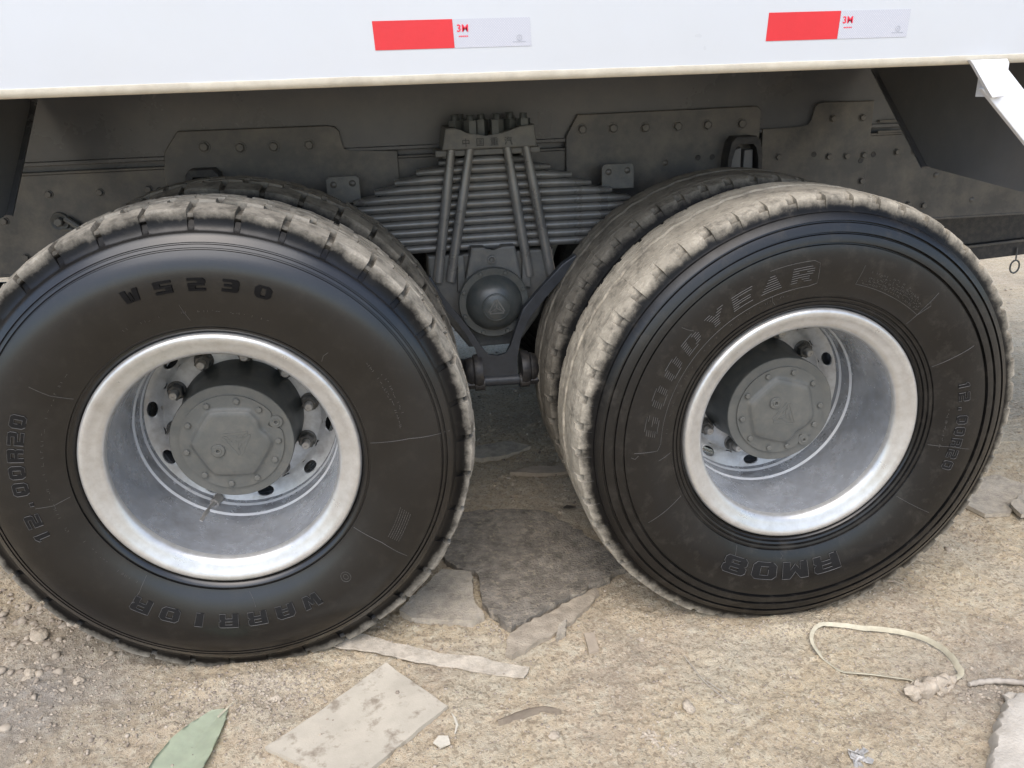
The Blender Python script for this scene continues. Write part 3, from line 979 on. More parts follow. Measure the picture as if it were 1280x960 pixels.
def mould_marks(side, which, rs):
    bm = bmesh.new()
    if which == 'A':
        for a, r0, r1 in ((146, .325, .405), (187, .325, .39), (231, .325, .40), (-35, .322, .462), (4, .322, .500), (43, .325, .352), (92, .332, .37), (-88, .325, .36)):
            arc_line(bm, side, [(r0, a), ((r0 + r1) / 2, a + 1.1), (r1, a + rs.uniform(0, 2.0))], 0.0010)
        a = np.linspace(0, 360, 25)
        arc_line(bm, side, [(0.382 + 0.012 * cos(radians(t)), -52 + 1.7 * sin(radians(t))) for t in a], 0.0008, step=0.004)
        arc_line(bm, side, [(0.382 + 0.006 * cos(radians(t)), -52 + 0.8 * sin(radians(t))) for t in a], 0.0006, step=0.004)
        rows = [(0.352, 66, 114, .30), (0.397, 9, 33, .75), (0.410, 14, 30, .5), (0.358, 135, 200, .45), (0.345, 205, 236, .35)]
    else:
        for a, r0, r1 in ((-176, .336, .370), (-155, .336, .437), (-117, .336, .40), (-96, .336, .352), (-38, .336, .43), (-12, .336, .437), (24, .336, .437), (48, .336, .43), (108, .336, .36), (137, .41, .437), (-178, .42, .437)):
            arc_line(bm, side, [(r0, a), ((r0 + r1) / 2, a + 1.0), (r1, a + rs.uniform(0, 2.2))], 0.0009)
        # frame round the maker's word
        arc_line(bm, side, [(0.430, 181), (0.372, 181.5), (0.364, 179), (0.362, 150), (0.361, 120), (0.362, 95), (0.367, 92.2), (0.414, 92.2), (0.421, 94), (0.423, 108)], 0.0010)
        # frame round the small print panel
        arc_line(bm, side, [(0.412, 77), (0.366, 77.6), (0.364, 62), (0.3645, 48.6), (0.398, 47.8), (0.404, 49)], 0.0009)
        rows = [(0.372, 50, 76, .8), (0.379, 50, 76, .85), (0.386, 51, 74, .85), (0.393, 53, 70, .8), (0.400, 58, 74, .6), (0.350, 100, 176, .25), (0.362, -14, 4, .5)]
    for r, a0, a1, fill in rows:
        a = a0
        while a < a1:
            da = rs.uniform(0.25, 0.75)
            if rs.random() < fill:
                k = rs.random()
                if k < 0.5:
                    arc_line(bm, side, [(r - 0.0022, a), (r + 0.0022, a + rs.uniform(-.1, .1))], 0.0006)
                else:
                    rr = r + rs.choice((-0.002, 0, 0.002))
                    arc_line(bm, side, [(rr, a), (rr, a + da)], 0.0006)
            a += da + 0.15
    if which == 'A':   # block of tiny print rows low on the right
        for q in range(6):
            a = -31.5 + q * 0.15
            rr = 0.398 + q * 0.0052
            a0 = -31
            while a0 < -20 - q * 0.2:
                da = rs.uniform(0.25, 0.9)
                arc_line(bm, side, [(rr, a0), (rr, a0 + da)], 0.0009)
                a0 += da + 0.22
    me = mesh_of(bm, "mould_lines", True, 60)
    return me

def striped_word(word, rc, a0, a1, side, h):
    """Speed-striped outline letters: slices of each glyph at several heights."""
    bm = bmesh.new()
    S = {  # spans per stripe, from the top down, in tenths of the letter width
        'G': [[(2, 9)], [(0, 3), (7, 10)], [(0, 3)], [(0, 3), (5, 10)], [(0, 3), (7, 10)], [(0, 3), (7, 10)], [(2, 9)]],
        'O': [[(2, 8)], [(0, 3), (7, 10)], [(0, 3), (7, 10)], [(0, 3), (7, 10)], [(0, 3), (7, 10)], [(0, 3), (7, 10)], [(2, 8)]],
        'D': [[(0, 7)], [(0, 3), (6, 9)], [(0, 3), (7, 10)], [(0, 3), (7, 10)], [(0, 3), (7, 10)], [(0, 3), (6, 9)], [(0, 7)]],
        'Y': [[(0, 3.2), (7, 10)], [(1, 4), (6.2, 9.2)], [(1.8, 5), (5.4, 8.4)], [(2.8, 7.4)], [(3.4, 6.6)], [(3.4, 6.6)], [(3.4, 6.6)]],
        'E': [[(0, 10)], [(0, 9.6)], [(0, 3)], [(0, 9)], [(0, 9)], [(0, 3)], [(0, 10)]],
        'A': [[(3.8, 6.2)], [(3.2, 6.9)], [(2.6, 7.5)], [(2, 8)], [(1.3, 8.7)], [(.6, 9.4)], [(0, 10)]],
        'R': [[(0, 8.6)], [(0, 9.8)], [(0, 3), (6.6, 10)], [(0, 9.6)], [(0, 8.4)], [(0, 3), (5, 8.6)], [(0, 3), (6.4, 10)]],
        'S': [[(2, 10)], [(0, 4)], [(0, 5)], [(1, 9)], [(5, 10)], [(6, 10)], [(0, 8)]],
    }
    n = len(word)
    pa = (a1 - a0) / n
    for i, ch in enumerate(word):
        for q, spans in enumerate(S[ch]):
            v = (0.5 - (q + 0.5) / 7) * h
            sh = -v * 0.25 / rc * 180 / pi
            for s0, s1 in spans:
                b0 = a0 + (i + 0.14 + s0 / 10 * 0.72) * pa + sh
                b1 = a0 + (i + 0.14 + s1 / 10 * 0.72) * pa + sh
                arc_line(bm, side, [(rc + v, b0), (rc + v, b1)], 0.0013, 0.0007, 0.008)
    return mesh_of(bm, "raised_lettering", True, 60)

def join_meshes(name, ms):
    bm = bmesh.new()
    for m in ms:
        bm.from_mesh(m)
    return mesh_of(bm, name)

TYRE_A, TYRE_B = tyre_mesh('A', 3), tyre_mesh('B', 5)
TYRE_A.materials.append(M_TYRE_A)
TYRE_B.materials.append(M_TYRE_B)
TYRE_A2 = TYRE_A.copy(); TYRE_A2.materials.clear(); TYRE_A2.materials.append(M_TYRE_C)
TYRE_B2 = TYRE_B.copy(); TYRE_B2.materials.clear(); TYRE_B2.materials.append(M_TYRE_C)
RIM = rim_mesh(); RIM.materials.append(M_RIM); RIM.materials.append(M_FLANGE); RIM.materials.append(M_STEP_GLINT)
for p in RIM.polygons:
    y, r = p.center.y, hypot(p.center.x, p.center.z)
    if y < 0.026:
        p.material_index = 1
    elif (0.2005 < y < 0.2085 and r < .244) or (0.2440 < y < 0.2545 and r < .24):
        p.material_index = 2  # painted highlight on the two step rings
DISC = disc_mesh(18.0); DISC.materials.append(M_DISC)
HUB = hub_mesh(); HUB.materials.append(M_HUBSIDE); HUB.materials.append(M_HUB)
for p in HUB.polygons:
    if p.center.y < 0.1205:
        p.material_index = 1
CAP = hub_cap_mesh(); CAP.materials.append(M_HUB)
CAPBOLT = bolt_mesh(0.0068, 0.0062, False); CAPBOLT.materials.append(M_HUB)
PLUG = plug_mesh(); PLUG.materials.append(M_HUB)
NUT = nut_mesh(); NUT.materials.append(M_NUT)
STUD = stud_mesh(); STUD.materials.append(M_STUD)
BADGE = emblem_mesh(0.040, 0.1056, 0.0012); BADGE.materials.append(M_HUB)
DUAL = 0.350

def outer_wheel(cx, cz, tyre, nut_ph, cap_ph, spin):
    w = empty("wheel", truck, (cx, 0, cz))
    t = link("tyre", tyre, None, w); 
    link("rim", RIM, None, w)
    link("wheel_disc", DISC, None, w, None, (0, -radians(nut_ph), 0))
    link("hub", HUB, None, w)
    link("hub_cap", CAP, None, w, None, (0, -radians(cap_ph), 0))
    for a in (25, 54.5, 92, 128, 165.5, -156, -121, -87, -52, -24.5):
        t_ = radians(cap_ph + a)
        link("cap_bolt", CAPBOLT, None, w, (0.1045 * cos(t_), 0.1150, 0.1045 * sin(t_)), (0, a, 0))
    for a, r, y in ((0, 0.113, 0.1185), (165 + 15, 0.034, 0.1056)):
        t_ = radians(cap_ph + a)
        link("drain_plug", PLUG, None, w, (r * cos(t_), y, r * sin(t_)))
    link("emblem", BADGE, None, w, (0.014 * cos(radians(cap_ph)), 0, 0.014 * sin(radians(cap_ph))), (0, -radians(cap_ph - 200), 0))
    for k in range(10):
        t_ = radians(nut_ph + 36 * k)
        p = (0.1675 * cos(t_), 0.2858, 0.1675 * sin(t_))
        link("wheel_nut", NUT, None, w, p, (0, k * 0.7, 0))
        link("stud", STUD, None, w, p, (0, k * 0.3, 0))
    return w

rs_marks = random.Random(4)
WL = outer_wheel(0.0, 0.53, TYRE_A, 7.5, 22.0, 0)
WR = outer_wheel(1.35, 0.484, TYRE_B, 1.0, -51.5, 0)

# lettering, left tyre
for i, ch in enumerate("W5230"):
    link("raised_letter", block_glyphs(ch, 0.4105, 105.5 - i * 8.95, SIDE_A, 0.0340, 0.0262, 0.0495), M_LETTER_DARK, WL)
moulded_word(WL, "12.00R20", 0.404, 196.5, 158, SIDE_A, 0.030, 0.030, line=0.0011)
moulded_word(WL, "WARRIOR", 0.386, -67, -125, SIDE_A, 0.043, 0.032, line=0.0010)
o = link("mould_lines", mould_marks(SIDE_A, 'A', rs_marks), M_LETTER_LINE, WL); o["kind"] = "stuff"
# lettering, right tyre
for i, ch in enumerate("GOODYEAR"):
    a1 = 177 - i * 10.6
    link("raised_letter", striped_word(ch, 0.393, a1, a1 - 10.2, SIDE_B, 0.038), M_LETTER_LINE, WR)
moulded_word(WR, "RM08", 0.382, -77, -115, SIDE_B, 0.068, 0.044, line=0.0012)
moulded_word(WR, "12.00R20", 0.397, 13, -18, SIDE_B, 0.0225, 0.026, line=0.0011)
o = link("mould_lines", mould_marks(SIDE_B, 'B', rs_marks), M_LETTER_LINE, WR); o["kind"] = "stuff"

# valve stem in the left wheel
bm = bmesh.new()
add_cyl(bm, (-0.088, 0.262, -0.214), (-0.096, 0.238, -0.216), 0.014, 0.012, 12)
add_tube(bm, [(-0.094, 0.245, -0.215), (-0.100, 0.228, -0.2165), (-0.108, 0.200, -0.2185), (-0.113, 0.165, -0.220)], [0.0075, 0.0065, 0.006, 0.006], 12)
add_cyl(bm, (-0.1128, 0.167, -0.220), (-0.1142, 0.152, -0.2205), 0.0072, 0.0068, 12)
build("valve_stem", bm, M_STUD, WL, True)

# inner wheels of the two pairs, and the pairs on the far side
def inner_wheel(cx, cz, tyre, spin):
    w = empty("wheel", truck, (cx, 2 * YC + DUAL, cz))
    w.location = (cx, DUAL, cz)
    link("tyre", tyre, None, w)
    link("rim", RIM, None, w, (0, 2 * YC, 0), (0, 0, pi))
    return w
inner_wheel(0.0, 0.53, TYRE_A2, 0)
inner_wheel(1.35, 0.484, TYRE_B2, 0)
FAR_Y = 2.44
for cx, cz, ty in ((0.0, 0.53, TYRE_A), (1.35, 0.484, TYRE_B)):
    w = empty("wheel", truck, (cx, FAR_Y, cz)); w.rotation_euler = (0, 0, pi)
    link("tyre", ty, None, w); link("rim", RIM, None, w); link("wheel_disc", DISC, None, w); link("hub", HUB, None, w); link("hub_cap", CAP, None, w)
    w = empty("wheel", truck, (cx, FAR_Y - DUAL, cz)); w.rotation_euler = (0, 0, pi)
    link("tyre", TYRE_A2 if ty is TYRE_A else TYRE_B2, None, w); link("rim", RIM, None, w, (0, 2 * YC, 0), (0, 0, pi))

# brake drums behind the discs
for cx, cz in ((0.0, 0.53), (1.35, 0.484)):
    for y0, y1 in ((0.302, 0.56), (FAR_Y - 0.56, FAR_Y - 0.302)):
        bm = bmesh.new()
        add_lathe(bm, [(0, y0), (0.205, y0), (0.215, y0 + .01), (0.215, y1), (0, y1)], 48)
        build("brake_drum", bm, M_BLACK, truck, True, 35, (cx, 0, cz))

# axles
for cx, cz in ((0.0, 0.53), (1.35, 0.484)):
    bm = bmesh.new()
    add_cyl(bm, (cx, 0.29, cz), (cx, FAR_Y - 0.29, cz), 0.075, None, 24)
    bmesh.ops.create_uvsphere(bm, u_segments=24, v_segments=14, radius=0.20, matrix=Matrix.Translation((cx, 1.22, cz)))
    build("axle_housing", bm, M_CHASSIS, truck, True)

# --- cargo body ------------------------------------------------------------
BZ = 1.2965
bm = bmesh.new()
X0, X1 = -3.2, 3.6
prof = [(-0.050, 1.3120), (-0.050, 2.45), (-0.062, 2.47), (-0.062, 2.55), (0.030, 2.55), (0.030, 1.345), (FAR_Y - 0.03, 1.345), (FAR_Y - 0.03, 2.55), (FAR_Y + 0.062, 2.55), (FAR_Y + 0.05, 2.45), (FAR_Y + 0.05, 1.312),
        (FAR_Y, 1.300), (FAR_Y - 0.06, 1.300), (FAR_Y - 0.06, 1.325), (0.06, 1.325), (0.06, 1.3000), (-0.0425, 1.3000)]
vv = [[bm.verts.new((x, y, z)) for y, z in prof] for x in np.linspace(X0, X1, 2)]
np_ = len(prof)
for i in range(np_):
    bm.faces.new((vv[0][i], vv[0][(i + 1) % np_], vv[1][(i + 1) % np_], vv[1][i]))
bm.faces.new(vv[0]); bm.faces.new(vv[1][::-1])
build("cargo_body", bm, M_WHITE, truck)

# rounded bottom edge strip, coloured with ground reflection, wavy sealed seam on top of it
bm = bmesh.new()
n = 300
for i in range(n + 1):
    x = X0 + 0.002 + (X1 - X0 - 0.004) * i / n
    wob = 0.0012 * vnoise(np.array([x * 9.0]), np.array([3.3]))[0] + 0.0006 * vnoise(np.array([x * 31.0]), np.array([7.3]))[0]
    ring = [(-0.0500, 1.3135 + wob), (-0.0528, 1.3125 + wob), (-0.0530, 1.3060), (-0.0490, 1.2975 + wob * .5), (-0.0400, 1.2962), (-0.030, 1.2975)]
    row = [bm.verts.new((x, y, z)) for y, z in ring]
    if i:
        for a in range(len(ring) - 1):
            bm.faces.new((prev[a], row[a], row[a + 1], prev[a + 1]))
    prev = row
build("bottom_edge_strip", bm, M_EDGE_BOUNCE, truck, True, 60)

# cross bearers under the floor
for x in np.arange(-2.9, 3.5, 0.45):
    bm = bmesh.new()
    add_box(bm, x, x + 0.06, 0.86, FAR_Y - 0.86, 1.262, 1.3245, 0.004)
    build("cross_bearer", bm, M_GUSSET, truck)

# reflective strips
def reflective_strip(x0, slant, z0, z1, xs):
    g = empty("reflective_strip", truck, (x0, -0.0500, (z0 + z1) / 2))
    h = (z1 - z0) / 2
    a, b, c = xs
    def patch(name, xa, xb, sa, sb, mat):
        bm = bmesh.new()
        add_prism(bm, [(xa - sa, -h), (xb - sb, -h), (xb + sb, h), (xa + sa, h)], -0.0008, 0.0004)
        return build(name, bm, mat, g)
    patch("red_patch", a, b, slant, slant, M_RED)
    patch("white_patch", b + 0.0004, c, slant, slant, M_HONEY)
    me = text_mesh("3M", 0.0175, 1.0, 0.0004, extrude=0.0002, spacing=1.02)
    link("brand_print", me, M_REDINK, g, (b + 0.0175, -0.00105, 0.0035 - 0.0005), (pi / 2, 0, 0))
    bm = bmesh.new()
    for k in range(5):
        add_box(bm, b + 0.010 + k * 0.0036, b + 0.0126 + k * 0.0036, -0.0011, -0.0007, -0.0062, -0.0038)
    build("brand_print", bm, M_REDINK, g)
    bm = bmesh.new()
    ax = c - 0.022
    add_lathe(bm, [(0.0042, -0.0012), (0.0052, -0.0012)], 20)
    for v in bm.verts:
        v.co.x += ax; v.co.z -= 0.010
    bb = random.Random(int(x0 * 100))
    x = ax - 0.012
    while x < ax + 0.012:
        w = bb.uniform(0.001, 0.003)
        add_box(bm, x, x + w, -0.0011, -0.0007, -0.0178, -0.0164)
        x += w + 0.0007
    add_box(bm, ax - 0.001, ax + 0.001, -0.0011, -0.0007, -0.0115, -0.0085)
    build("approval_print", bm, M_GREYINK, g)
reflective_strip(0.405, -0.0010, 1.3575, 1.4070, (0.0, 0.1465, 0.292))
reflective_strip(1.1655, 0.0015, 1.3525, 1.4035, (0.0, 0.149, 0.297))

# --- frame rails and subframe ---------------------------------------------
FX0, FX1 = -3.0, 3.1
for yy, sgn in ((0.77, 1), (FAR_Y - 0.77, -1)):
    bm = bmesh.new()
    # channel: web plus two flanges turned inwards, slightly bevelled
    add_box(bm, FX0, FX1, yy, yy + sgn * 0.008, 0.826, 1.092, 0)
    add_box(bm, FX0, FX1, yy + sgn * 0.0005, yy + sgn * 0.085, 1.0925, 1.1005, 0.002)
    add_box(bm, FX0, FX1, yy + sgn * 0.0005, yy + sgn * 0.085, 0.8175, 0.8255, 0.002)
    build("frame_rail", bm, M_CHASSIS, truck)
    bm = bmesh.new()
    add_box(bm, FX0, FX1, yy + sgn * 0.004, yy + sgn * 0.012, 1.128, 1.3243, 0)
    add_box(bm, FX0, FX1, yy - sgn * 0.004, yy + sgn * 0.080, 1.1165, 1.1275, 0.002)
    add_box(bm, FX0, FX1, yy + sgn * 0.030, yy + sgn * 0.070, 1.1005, 1.1165, 0)
    build("subframe_rail", bm, M_SUBFRAME, truck)
for x in (-2.6, -1.2, 0.675, 2.3):
    bm = bmesh.new()
    add_box(bm, x - 0.04, x + 0.04, 0.86, FAR_Y - 0.86, 0.86, 1.06, 0.006)
    build("frame_crossmember", bm, M_CHASSIS, truck)
bm = bmesh.new()
add_cyl(bm, (-2.8, 1.22, 0.78), (0.0, 1.22, 0.60), 0.055, None, 20)
build("drive_shaft", bm, M_BLACK, truck, True)

# reinforcement plates on the rail
def plate(pts, y0, y1, mat=M_CHASSIS, bev=0.0025):
    bm = bmesh.new()
    add_prism(bm, pts, y0, y1, bev)
    return build("reinforcement_plate", bm, mat, truck)
PL = plate([(-0.206, 0.86), (-0.206, 1.087), (-0.196, 1.140), (-0.153, 1.193), (0.250, 1.192), (0.271, 1.188), (0.283, 1.174), (0.285, 1.138), (0.290, 1.125), (0.303, 1.119), (0.441, 1.116), (0.441, 0.86)], 0.755, 0.7695)
PR = plate([(0.932, 0.86), (0.934, 1.134), (0.969, 1.193), (1.520, 1.196), (1.532, 1.185), (1.532, 0.86)], 0.755, 0.7695)
P3 = plate([(1.545, 0.86), (1.545, 1.1285), (1.672, 1.128), (1.692, 1.134), (1.702, 1.148), (1.708, 1.186), (1.716, 1.195), (1.733, 1.199), (1.900, 1.197), (1.900, 0.86)], 0.7615, 0.7697)
bm = bmesh.new()
add_box(bm, 1.925, 2.012, 0.7635, 0.7695, 1.1315, 1.139, 0.001)
add_box(bm, 1.925, 2.012, 0.7635, 0.7695, 1.1000, 1.1075, 0.001)
build("clamp_strap", bm, M_CHASSIS, truck)

RBOLT = bolt_mesh(0.0118, 0.0095, True); RBOLT.materials.append(M_CHASSIS)
SBOLT = bolt_mesh(0.0088, 0.0085, True); SBOLT.materials.append(M_CHASSIS)
bm = bmesh.new()
add_lathe(bm, [(0, -0.004), (0.006, -0.0035), (0.0095, 0.0)], 20)
RIVET = mesh_of(bm, "rivet", True, 60); RIVET.materials.append(M_CHASSIS)
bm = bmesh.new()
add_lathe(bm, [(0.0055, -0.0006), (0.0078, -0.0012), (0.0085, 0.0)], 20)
add_lathe(bm, [(0, -0.0003), (0.0056, -0.0003)], 20)  # flat black disc stands in for the dark inside the hole
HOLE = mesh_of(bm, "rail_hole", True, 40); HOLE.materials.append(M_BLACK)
def bolts(name, me, parent, y, pts):
    for i, (x, z) in enumerate(pts):
        link(name, me, None, parent, (x, y, z), (0, (i * 1.7) % 3, 0))
bolts("bolt", RBOLT, PL, 0.755, [(-0.088, 1.149), (0.008, 1.143), (0.099, 1.142), (0.196, 1.142)])
bolts("bolt", RBOLT, PR, 0.755, [(0.982, 1.151), (1.075, 1.151), (1.173, 1.148), (1.273, 1.148), (1.365, 1.148), (1.473, 1.147)])
bolts("bolt", RIVET, PR, 0.755, [(1.238, 1.044)])
bolts("bolt", SBOLT, P3, 0.7615, [(1.768, 1.150), (1.865, 1.149), (1.767, 1.037), (1.826, 1.036), (1.884, 1.036), (1.886, 0.957), (1.601, 1.044)])
bolts("bolt", SBOLT, truck, 0.770, [(-0.523, 1.041), (-0.389, 1.039), (-0.259, 1.041), (-0.653, 0.974), (-0.620, 0.871), (2.000, 1.040), (2.062, 1.040), (2.063, 0.873), (2.117, 0.867), (-0.86, 1.04), (-0.86, 0.9), (2.4, 1.04), (2.55, 1.04)])
bolts("bolt", RIVET, truck, 0.770, [(2.146, 0.962), (2.287, 0.876)])
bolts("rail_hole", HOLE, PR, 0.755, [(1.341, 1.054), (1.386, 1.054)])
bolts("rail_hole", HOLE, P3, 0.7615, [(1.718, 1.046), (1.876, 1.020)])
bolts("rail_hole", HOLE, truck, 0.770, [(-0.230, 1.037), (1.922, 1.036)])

# hose hook on the rail
bm = bmesh.new()
add_lathe(bm, [(0.012, -0.004), (0.024, -0.010), (0.0255, -0.004), (0.0255, 0.0)], 24)
add_hex(bm, 0.012, -0.022, -0.004, 0.3, 0.002)
for v in bm.verts:
    v.co += Vector((-0.508, 0.770, 0.966))
add_tube(bm, [(-0.490, 0.758, 0.975), (-0.462, 0.755, 0.952), (-0.438, 0.757, 0.915), (-0.42, 0.760, 0.87)], 0.009, 8)
add_tube(bm, [(-0.505, 0.760, 0.944), (-0.480, 0.757, 0.944), (-0.468, 0.757, 0.925)], 0.004, 6)
build("hose_clip", bm, M_CAST, truck, True)

# bump stops: rubber arches over the axles
def bump_stop(cx, zt, w, h):
    bm = bmesh.new()
    outer = [(-w / 2, -h), (-w / 2 * .92, -h * .35), (-w / 2 * .78, -h * .1), (-w / 2 * .55, 0), (w / 2 * .55, 0), (w / 2 * .80, -h * .10), (w / 2 * .93, -h * .35), (w / 2, -h)]
    inner = [(x * 0.78, z * 0.86 - h * 0.12) for x, z in outer]
    pts = [(cx + x, zt + z) for x, z in outer] + [(cx + x, zt + z) for x, z in inner[::-1]]
    add_prism(bm, pts, 0.700, 0.757, 0.003)
    o = build("bump_stop", bm, M_BLACK, truck)
    bm = bmesh.new()
    add_prism(bm, [(cx - w * .36, zt - h), (cx - w * .34, zt - h * .25), (cx - w * .08, zt - h * .20), (cx - w * .06, zt - h)], 0.712, 0.757, 0.003)
    add_prism(bm, [(cx + w * .02, zt - h), (cx + w * .05, zt - h * .25), (cx + w * .28, zt - h * .25), (cx + w * .33, zt - h)], 0.722, 0.757, 0.003)
    build("rubber_pad", bm, M_GUSSET, o)
bump_stop(1.468, 1.114, 0.115, 0.16)
bump_stop(-0.096, 1.094, 0.110, 0.14)

# spring stop plates
for x0, x1, z0, z1 in ((1.023, 1.119, 0.985, 1.056), (0.236, 0.328, 0.985, 1.059)):
    bm = bmesh.new()
    add_prism(bm, [(x0, z0), (x1, z0), (x1, z1 - .008), (x1 - .008, z1), (x0 + .008, z1), (x0, z1 - .008)], 0.680, 0.688, 0.0015)
    add_box(bm, x0 + .01, x1 - .01, 0.688, 0.755, z0 + 0.002, z0 + 0.010)
    o = build("spring_stop", bm, M_CAST, truck)
    bolts("bolt", SBOLT if False else RIVET, o, 0.680, [(x0 + 0.020, z1 - 0.022), (x1 - 0.020, z1 - 0.020)])

# --- leaf spring pack ------------------------------------------------------
spring = empty("leaf_spring", truck, (0.675, 0.665, 0.97))
halfs = [0.125, 0.188, 0.250, 0.307, 0.368, 0.425, 0.480, 0.535, 0.580, 0.610, 0.620]
for i, hl in enumerate(halfs):
    zt = 1.1010 - i * 0.0236
    bm = bmesh.new()
    th = 0.0220
    nx = 24
    rows = []
    sec = [(-0.045, -th / 2 + .004), (-0.0475, -th / 2 + .008), (-0.048, -0.002), (-0.0475, th / 2 - .008), (-0.0455, th / 2 - .0035), (-0.041, th / 2), (0.041, th / 2), (0.0475, th / 2 - .006), (0.0475, -th / 2 + .006), (0.043, -th / 2), (-0.041, -th / 2)]
    for k in range(nx + 1):
        t = k / nx * 2 - 1
        x = hl * t
        d = hl - abs(x)
        wsc = 1.0 if d > 0.055 else 0.52 + 0.48 * (d / 0.055)          # trimmed tip
        tsc = 1.0 if d > 0.085 else 0.55 + 0.45 * (d / 0.085)
        camber = -0.010 * (x / 0.62) ** 2
        rows.append([bm.verts.new((x, y * wsc, z * tsc - th / 2 * (1 - tsc) + camber)) for y, z in sec])
    ns = len(sec)
    for a, b in zip(rows, rows[1:]):
        for q in range(ns):
            bm.faces.new((a[q], a[(q + 1) % ns], b[(q + 1) % ns], b[q]))
    bm.faces.new(rows[0][::-1]); bm.faces.new(rows[-1])
    build("leaf", bm, M_SPRING, spring, True, 45, (0, 0, zt - th / 2 - 0.97))

# U-bolts: two, each with two legs in front; leaning outwards towards the bottom
for (xa, xb), (xc, xd) in (((0.588, 0.524), (0.640, 0.560)), ((0.732, 0.788), (0.783, 0.853))):
    for (p, q) in ((xa, xb), (xc, xd)):
        bm = bmesh.new()
        nseg = 14
        pts = [(p + (q - p) * k / nseg, 0.600, 1.150 + (0.762 - 1.150) * k / nseg) for k in range(nseg + 1)]
        add_tube(bm, pts, [0.0105 + 0.0035 * min(1, k / 6) for k in range(nseg + 1)], 14)
        build("u_bolt", bm, M_SPRING, truck, True)
        bm = bmesh.new()
        pts = [(p + (q - p) * k / nseg, 0.728, 1.150 + (0.762 - 1.150) * k / nseg) for k in range(nseg + 1)]
        add_tube(bm, pts, 0.0125, 12)
        build("u_bolt", bm, M_SPRING, truck, True)

# clamp plate with its nuts and cast characters
bm = bmesh.new()
top = [(0.807, 1.121 + 0.060), (0.770, 1.178), (0.742, 1.168), (0.716, 1.163), (0.700, 1.155), (0.672, 1.152), (0.648, 1.157), (0.632, 1.164), (0.605, 1.170), (0.590, 1.180), (0.566, 1.180)]
add_prism(bm, [(0.558, 1.1225), (0.818, 1.1225)] + [(x + .004, z) for x, z in top], 0.588, 0.742, 0.004)
CP = build("spring_clamp_plate", bm, M_CAST, truck)
bm = bmesh.new()
add_box(bm, 0.540, 0.830, 0.606, 0.726, 1.1045, 1.1215, 0.003)
build("packing_plate", bm, M_CAST, truck)
for x, y in ((0.600, 0.640), (0.640, 0.612), (0.672, 0.640), (0.712, 0.612), (0.752, 0.640), (0.786, 0.618), (0.620, 0.7), (0.76, 0.7)):
    bm = bmesh.new()
    add_lathe(bm, [(0, 0.030), (0.010, 0.030), (0.0105, 0.029), (0.0105, 0.0)], 16)
    add_hex(bm, 0.0190, -0.030, 0.016, x * 20, 0.002)
    for v in bm.verts:
        v.co = Vector((v.co.x, v.co.z, v.co.y))
    build("clamp_nut", bm, M_DOME, CP, True, 30, (x, y, 1.1800))
for i, ch in enumerate("中国重汽"):
    me = text_mesh(ch, 0.0235, 1.0, 0.0, extrude=0.0012)
    link("cast_characters", me, M_BLACK, CP, (0.623 + i * 0.0385, 0.5872, 1.1320), (pi / 2, 0, 0))  # black colour stands in for the relief shading of the cast strokes

# --- trunnion saddle, dome and bracket ------------------------------------
bm = bmesh.new()
add_prism(bm, [(0.500, 0.835), (0.862, 0.835), (0.862, 0.752), (0.815, 0.640), (0.752, 0.556), (0.604, 0.556), (0.545, 0.640), (0.500, 0.752)], 0.608, 0.744, 0.006)
build("spring_saddle", bm, M_CAST, truck)
bm = bmesh.new()
add_prism(bm, [(0.585, 0.69), (0.622, 0.858), (0.658, 0.8570), (0.668, 0.846), (0.684, 0.841), (0.700, 0.846), (0.710, 0.857), (0.746, 0.856), (0.775, 0.69)], 0.575, 0.640, 0.006)
SAD = build("saddle_face", bm, M_CAST, truck)
bm = bmesh.new()
add_lathe(bm, [(0.0055, -0.004), (0.0085, -0.007), (0.0125, -0.006), (0.0130, 0.0)], 20)
build("grease_boss", bm, M_CAST, SAD, True, 35, (0.678, 0.575, 0.822))
for x0, x1 in ((0.578, 0.604), (0.764, 0.792)):
    bm = bmesh.new()
    add_prism(bm, [(x0, 0.73), (x1, 0.73), (x1 - .003, 0.835), (x0 + .006, 0.835)], 0.592, 0.607, 0.003)
    build("casting_rib", bm, M_CAST, SAD)
bm = bmesh.new()
add_lathe(bm, [(0.0, 0.0), (0.0, -0.0585), (0.015, -0.0580), (0.032, -0.0550), (0.050, -0.0480), (0.063, -0.0385), (0.072, -0.0275), (0.0775, -0.0170), (0.0795, -0.0085), (0.0805, -0.0062), (0.0985, -0.0068), (0.1005, -0.0040), (0.1005, 0.010), (0.092, 0.014), (0.092, 0.16)][1:], 72)
TD = build("trunnion_cap", bm, M_DOME, truck, True, 35, (0.6765, 0.552, 0.7040))
bm = bmesh.new()
add_lathe(bm, [(0, -0.061), (0.033, -0.0605), (0.035, -0.0590), (0.0365, -0.061), (0.0385, -0.0605), (0.0385, -0.049)], 40)
EB = build("emblem_disc", bm, M_DOME, TD, True, 40)
me = emblem_mesh(0.0290, -0.0605, 0.0016)
link("emblem", me, M_CAST, TD, (0, 0, -0.002))
TB = bolt_mesh(0.0062, 0.0048, False); TB.materials.append(M_DOME)
for k in range(8):
    a = radians(22.5 + 45 * k)
    link("cap_bolt", TB, None, TD, (0.0912 * cos(a), -0.0068, 0.0912 * sin(a)), (0, k, 0))
# trunnion shaft across the truck
bm = bmesh.new()
add_cyl(bm, (0.6765, 0.60, 0.704), (0.6765, FAR_Y - 0.60, 0.704), 0.060, None, 24)
build("trunnion_shaft", bm, M_CHASSIS, truck, True)
bm = bmesh.new()
add_prism(bm, [(0.54, 0.70), (0.82, 0.70), (0.86, 1.06), (0.50, 1.06)], 0.745, 0.768, 0.004)
build("trunnion_bracket", bm, M_CHASSIS, truck)

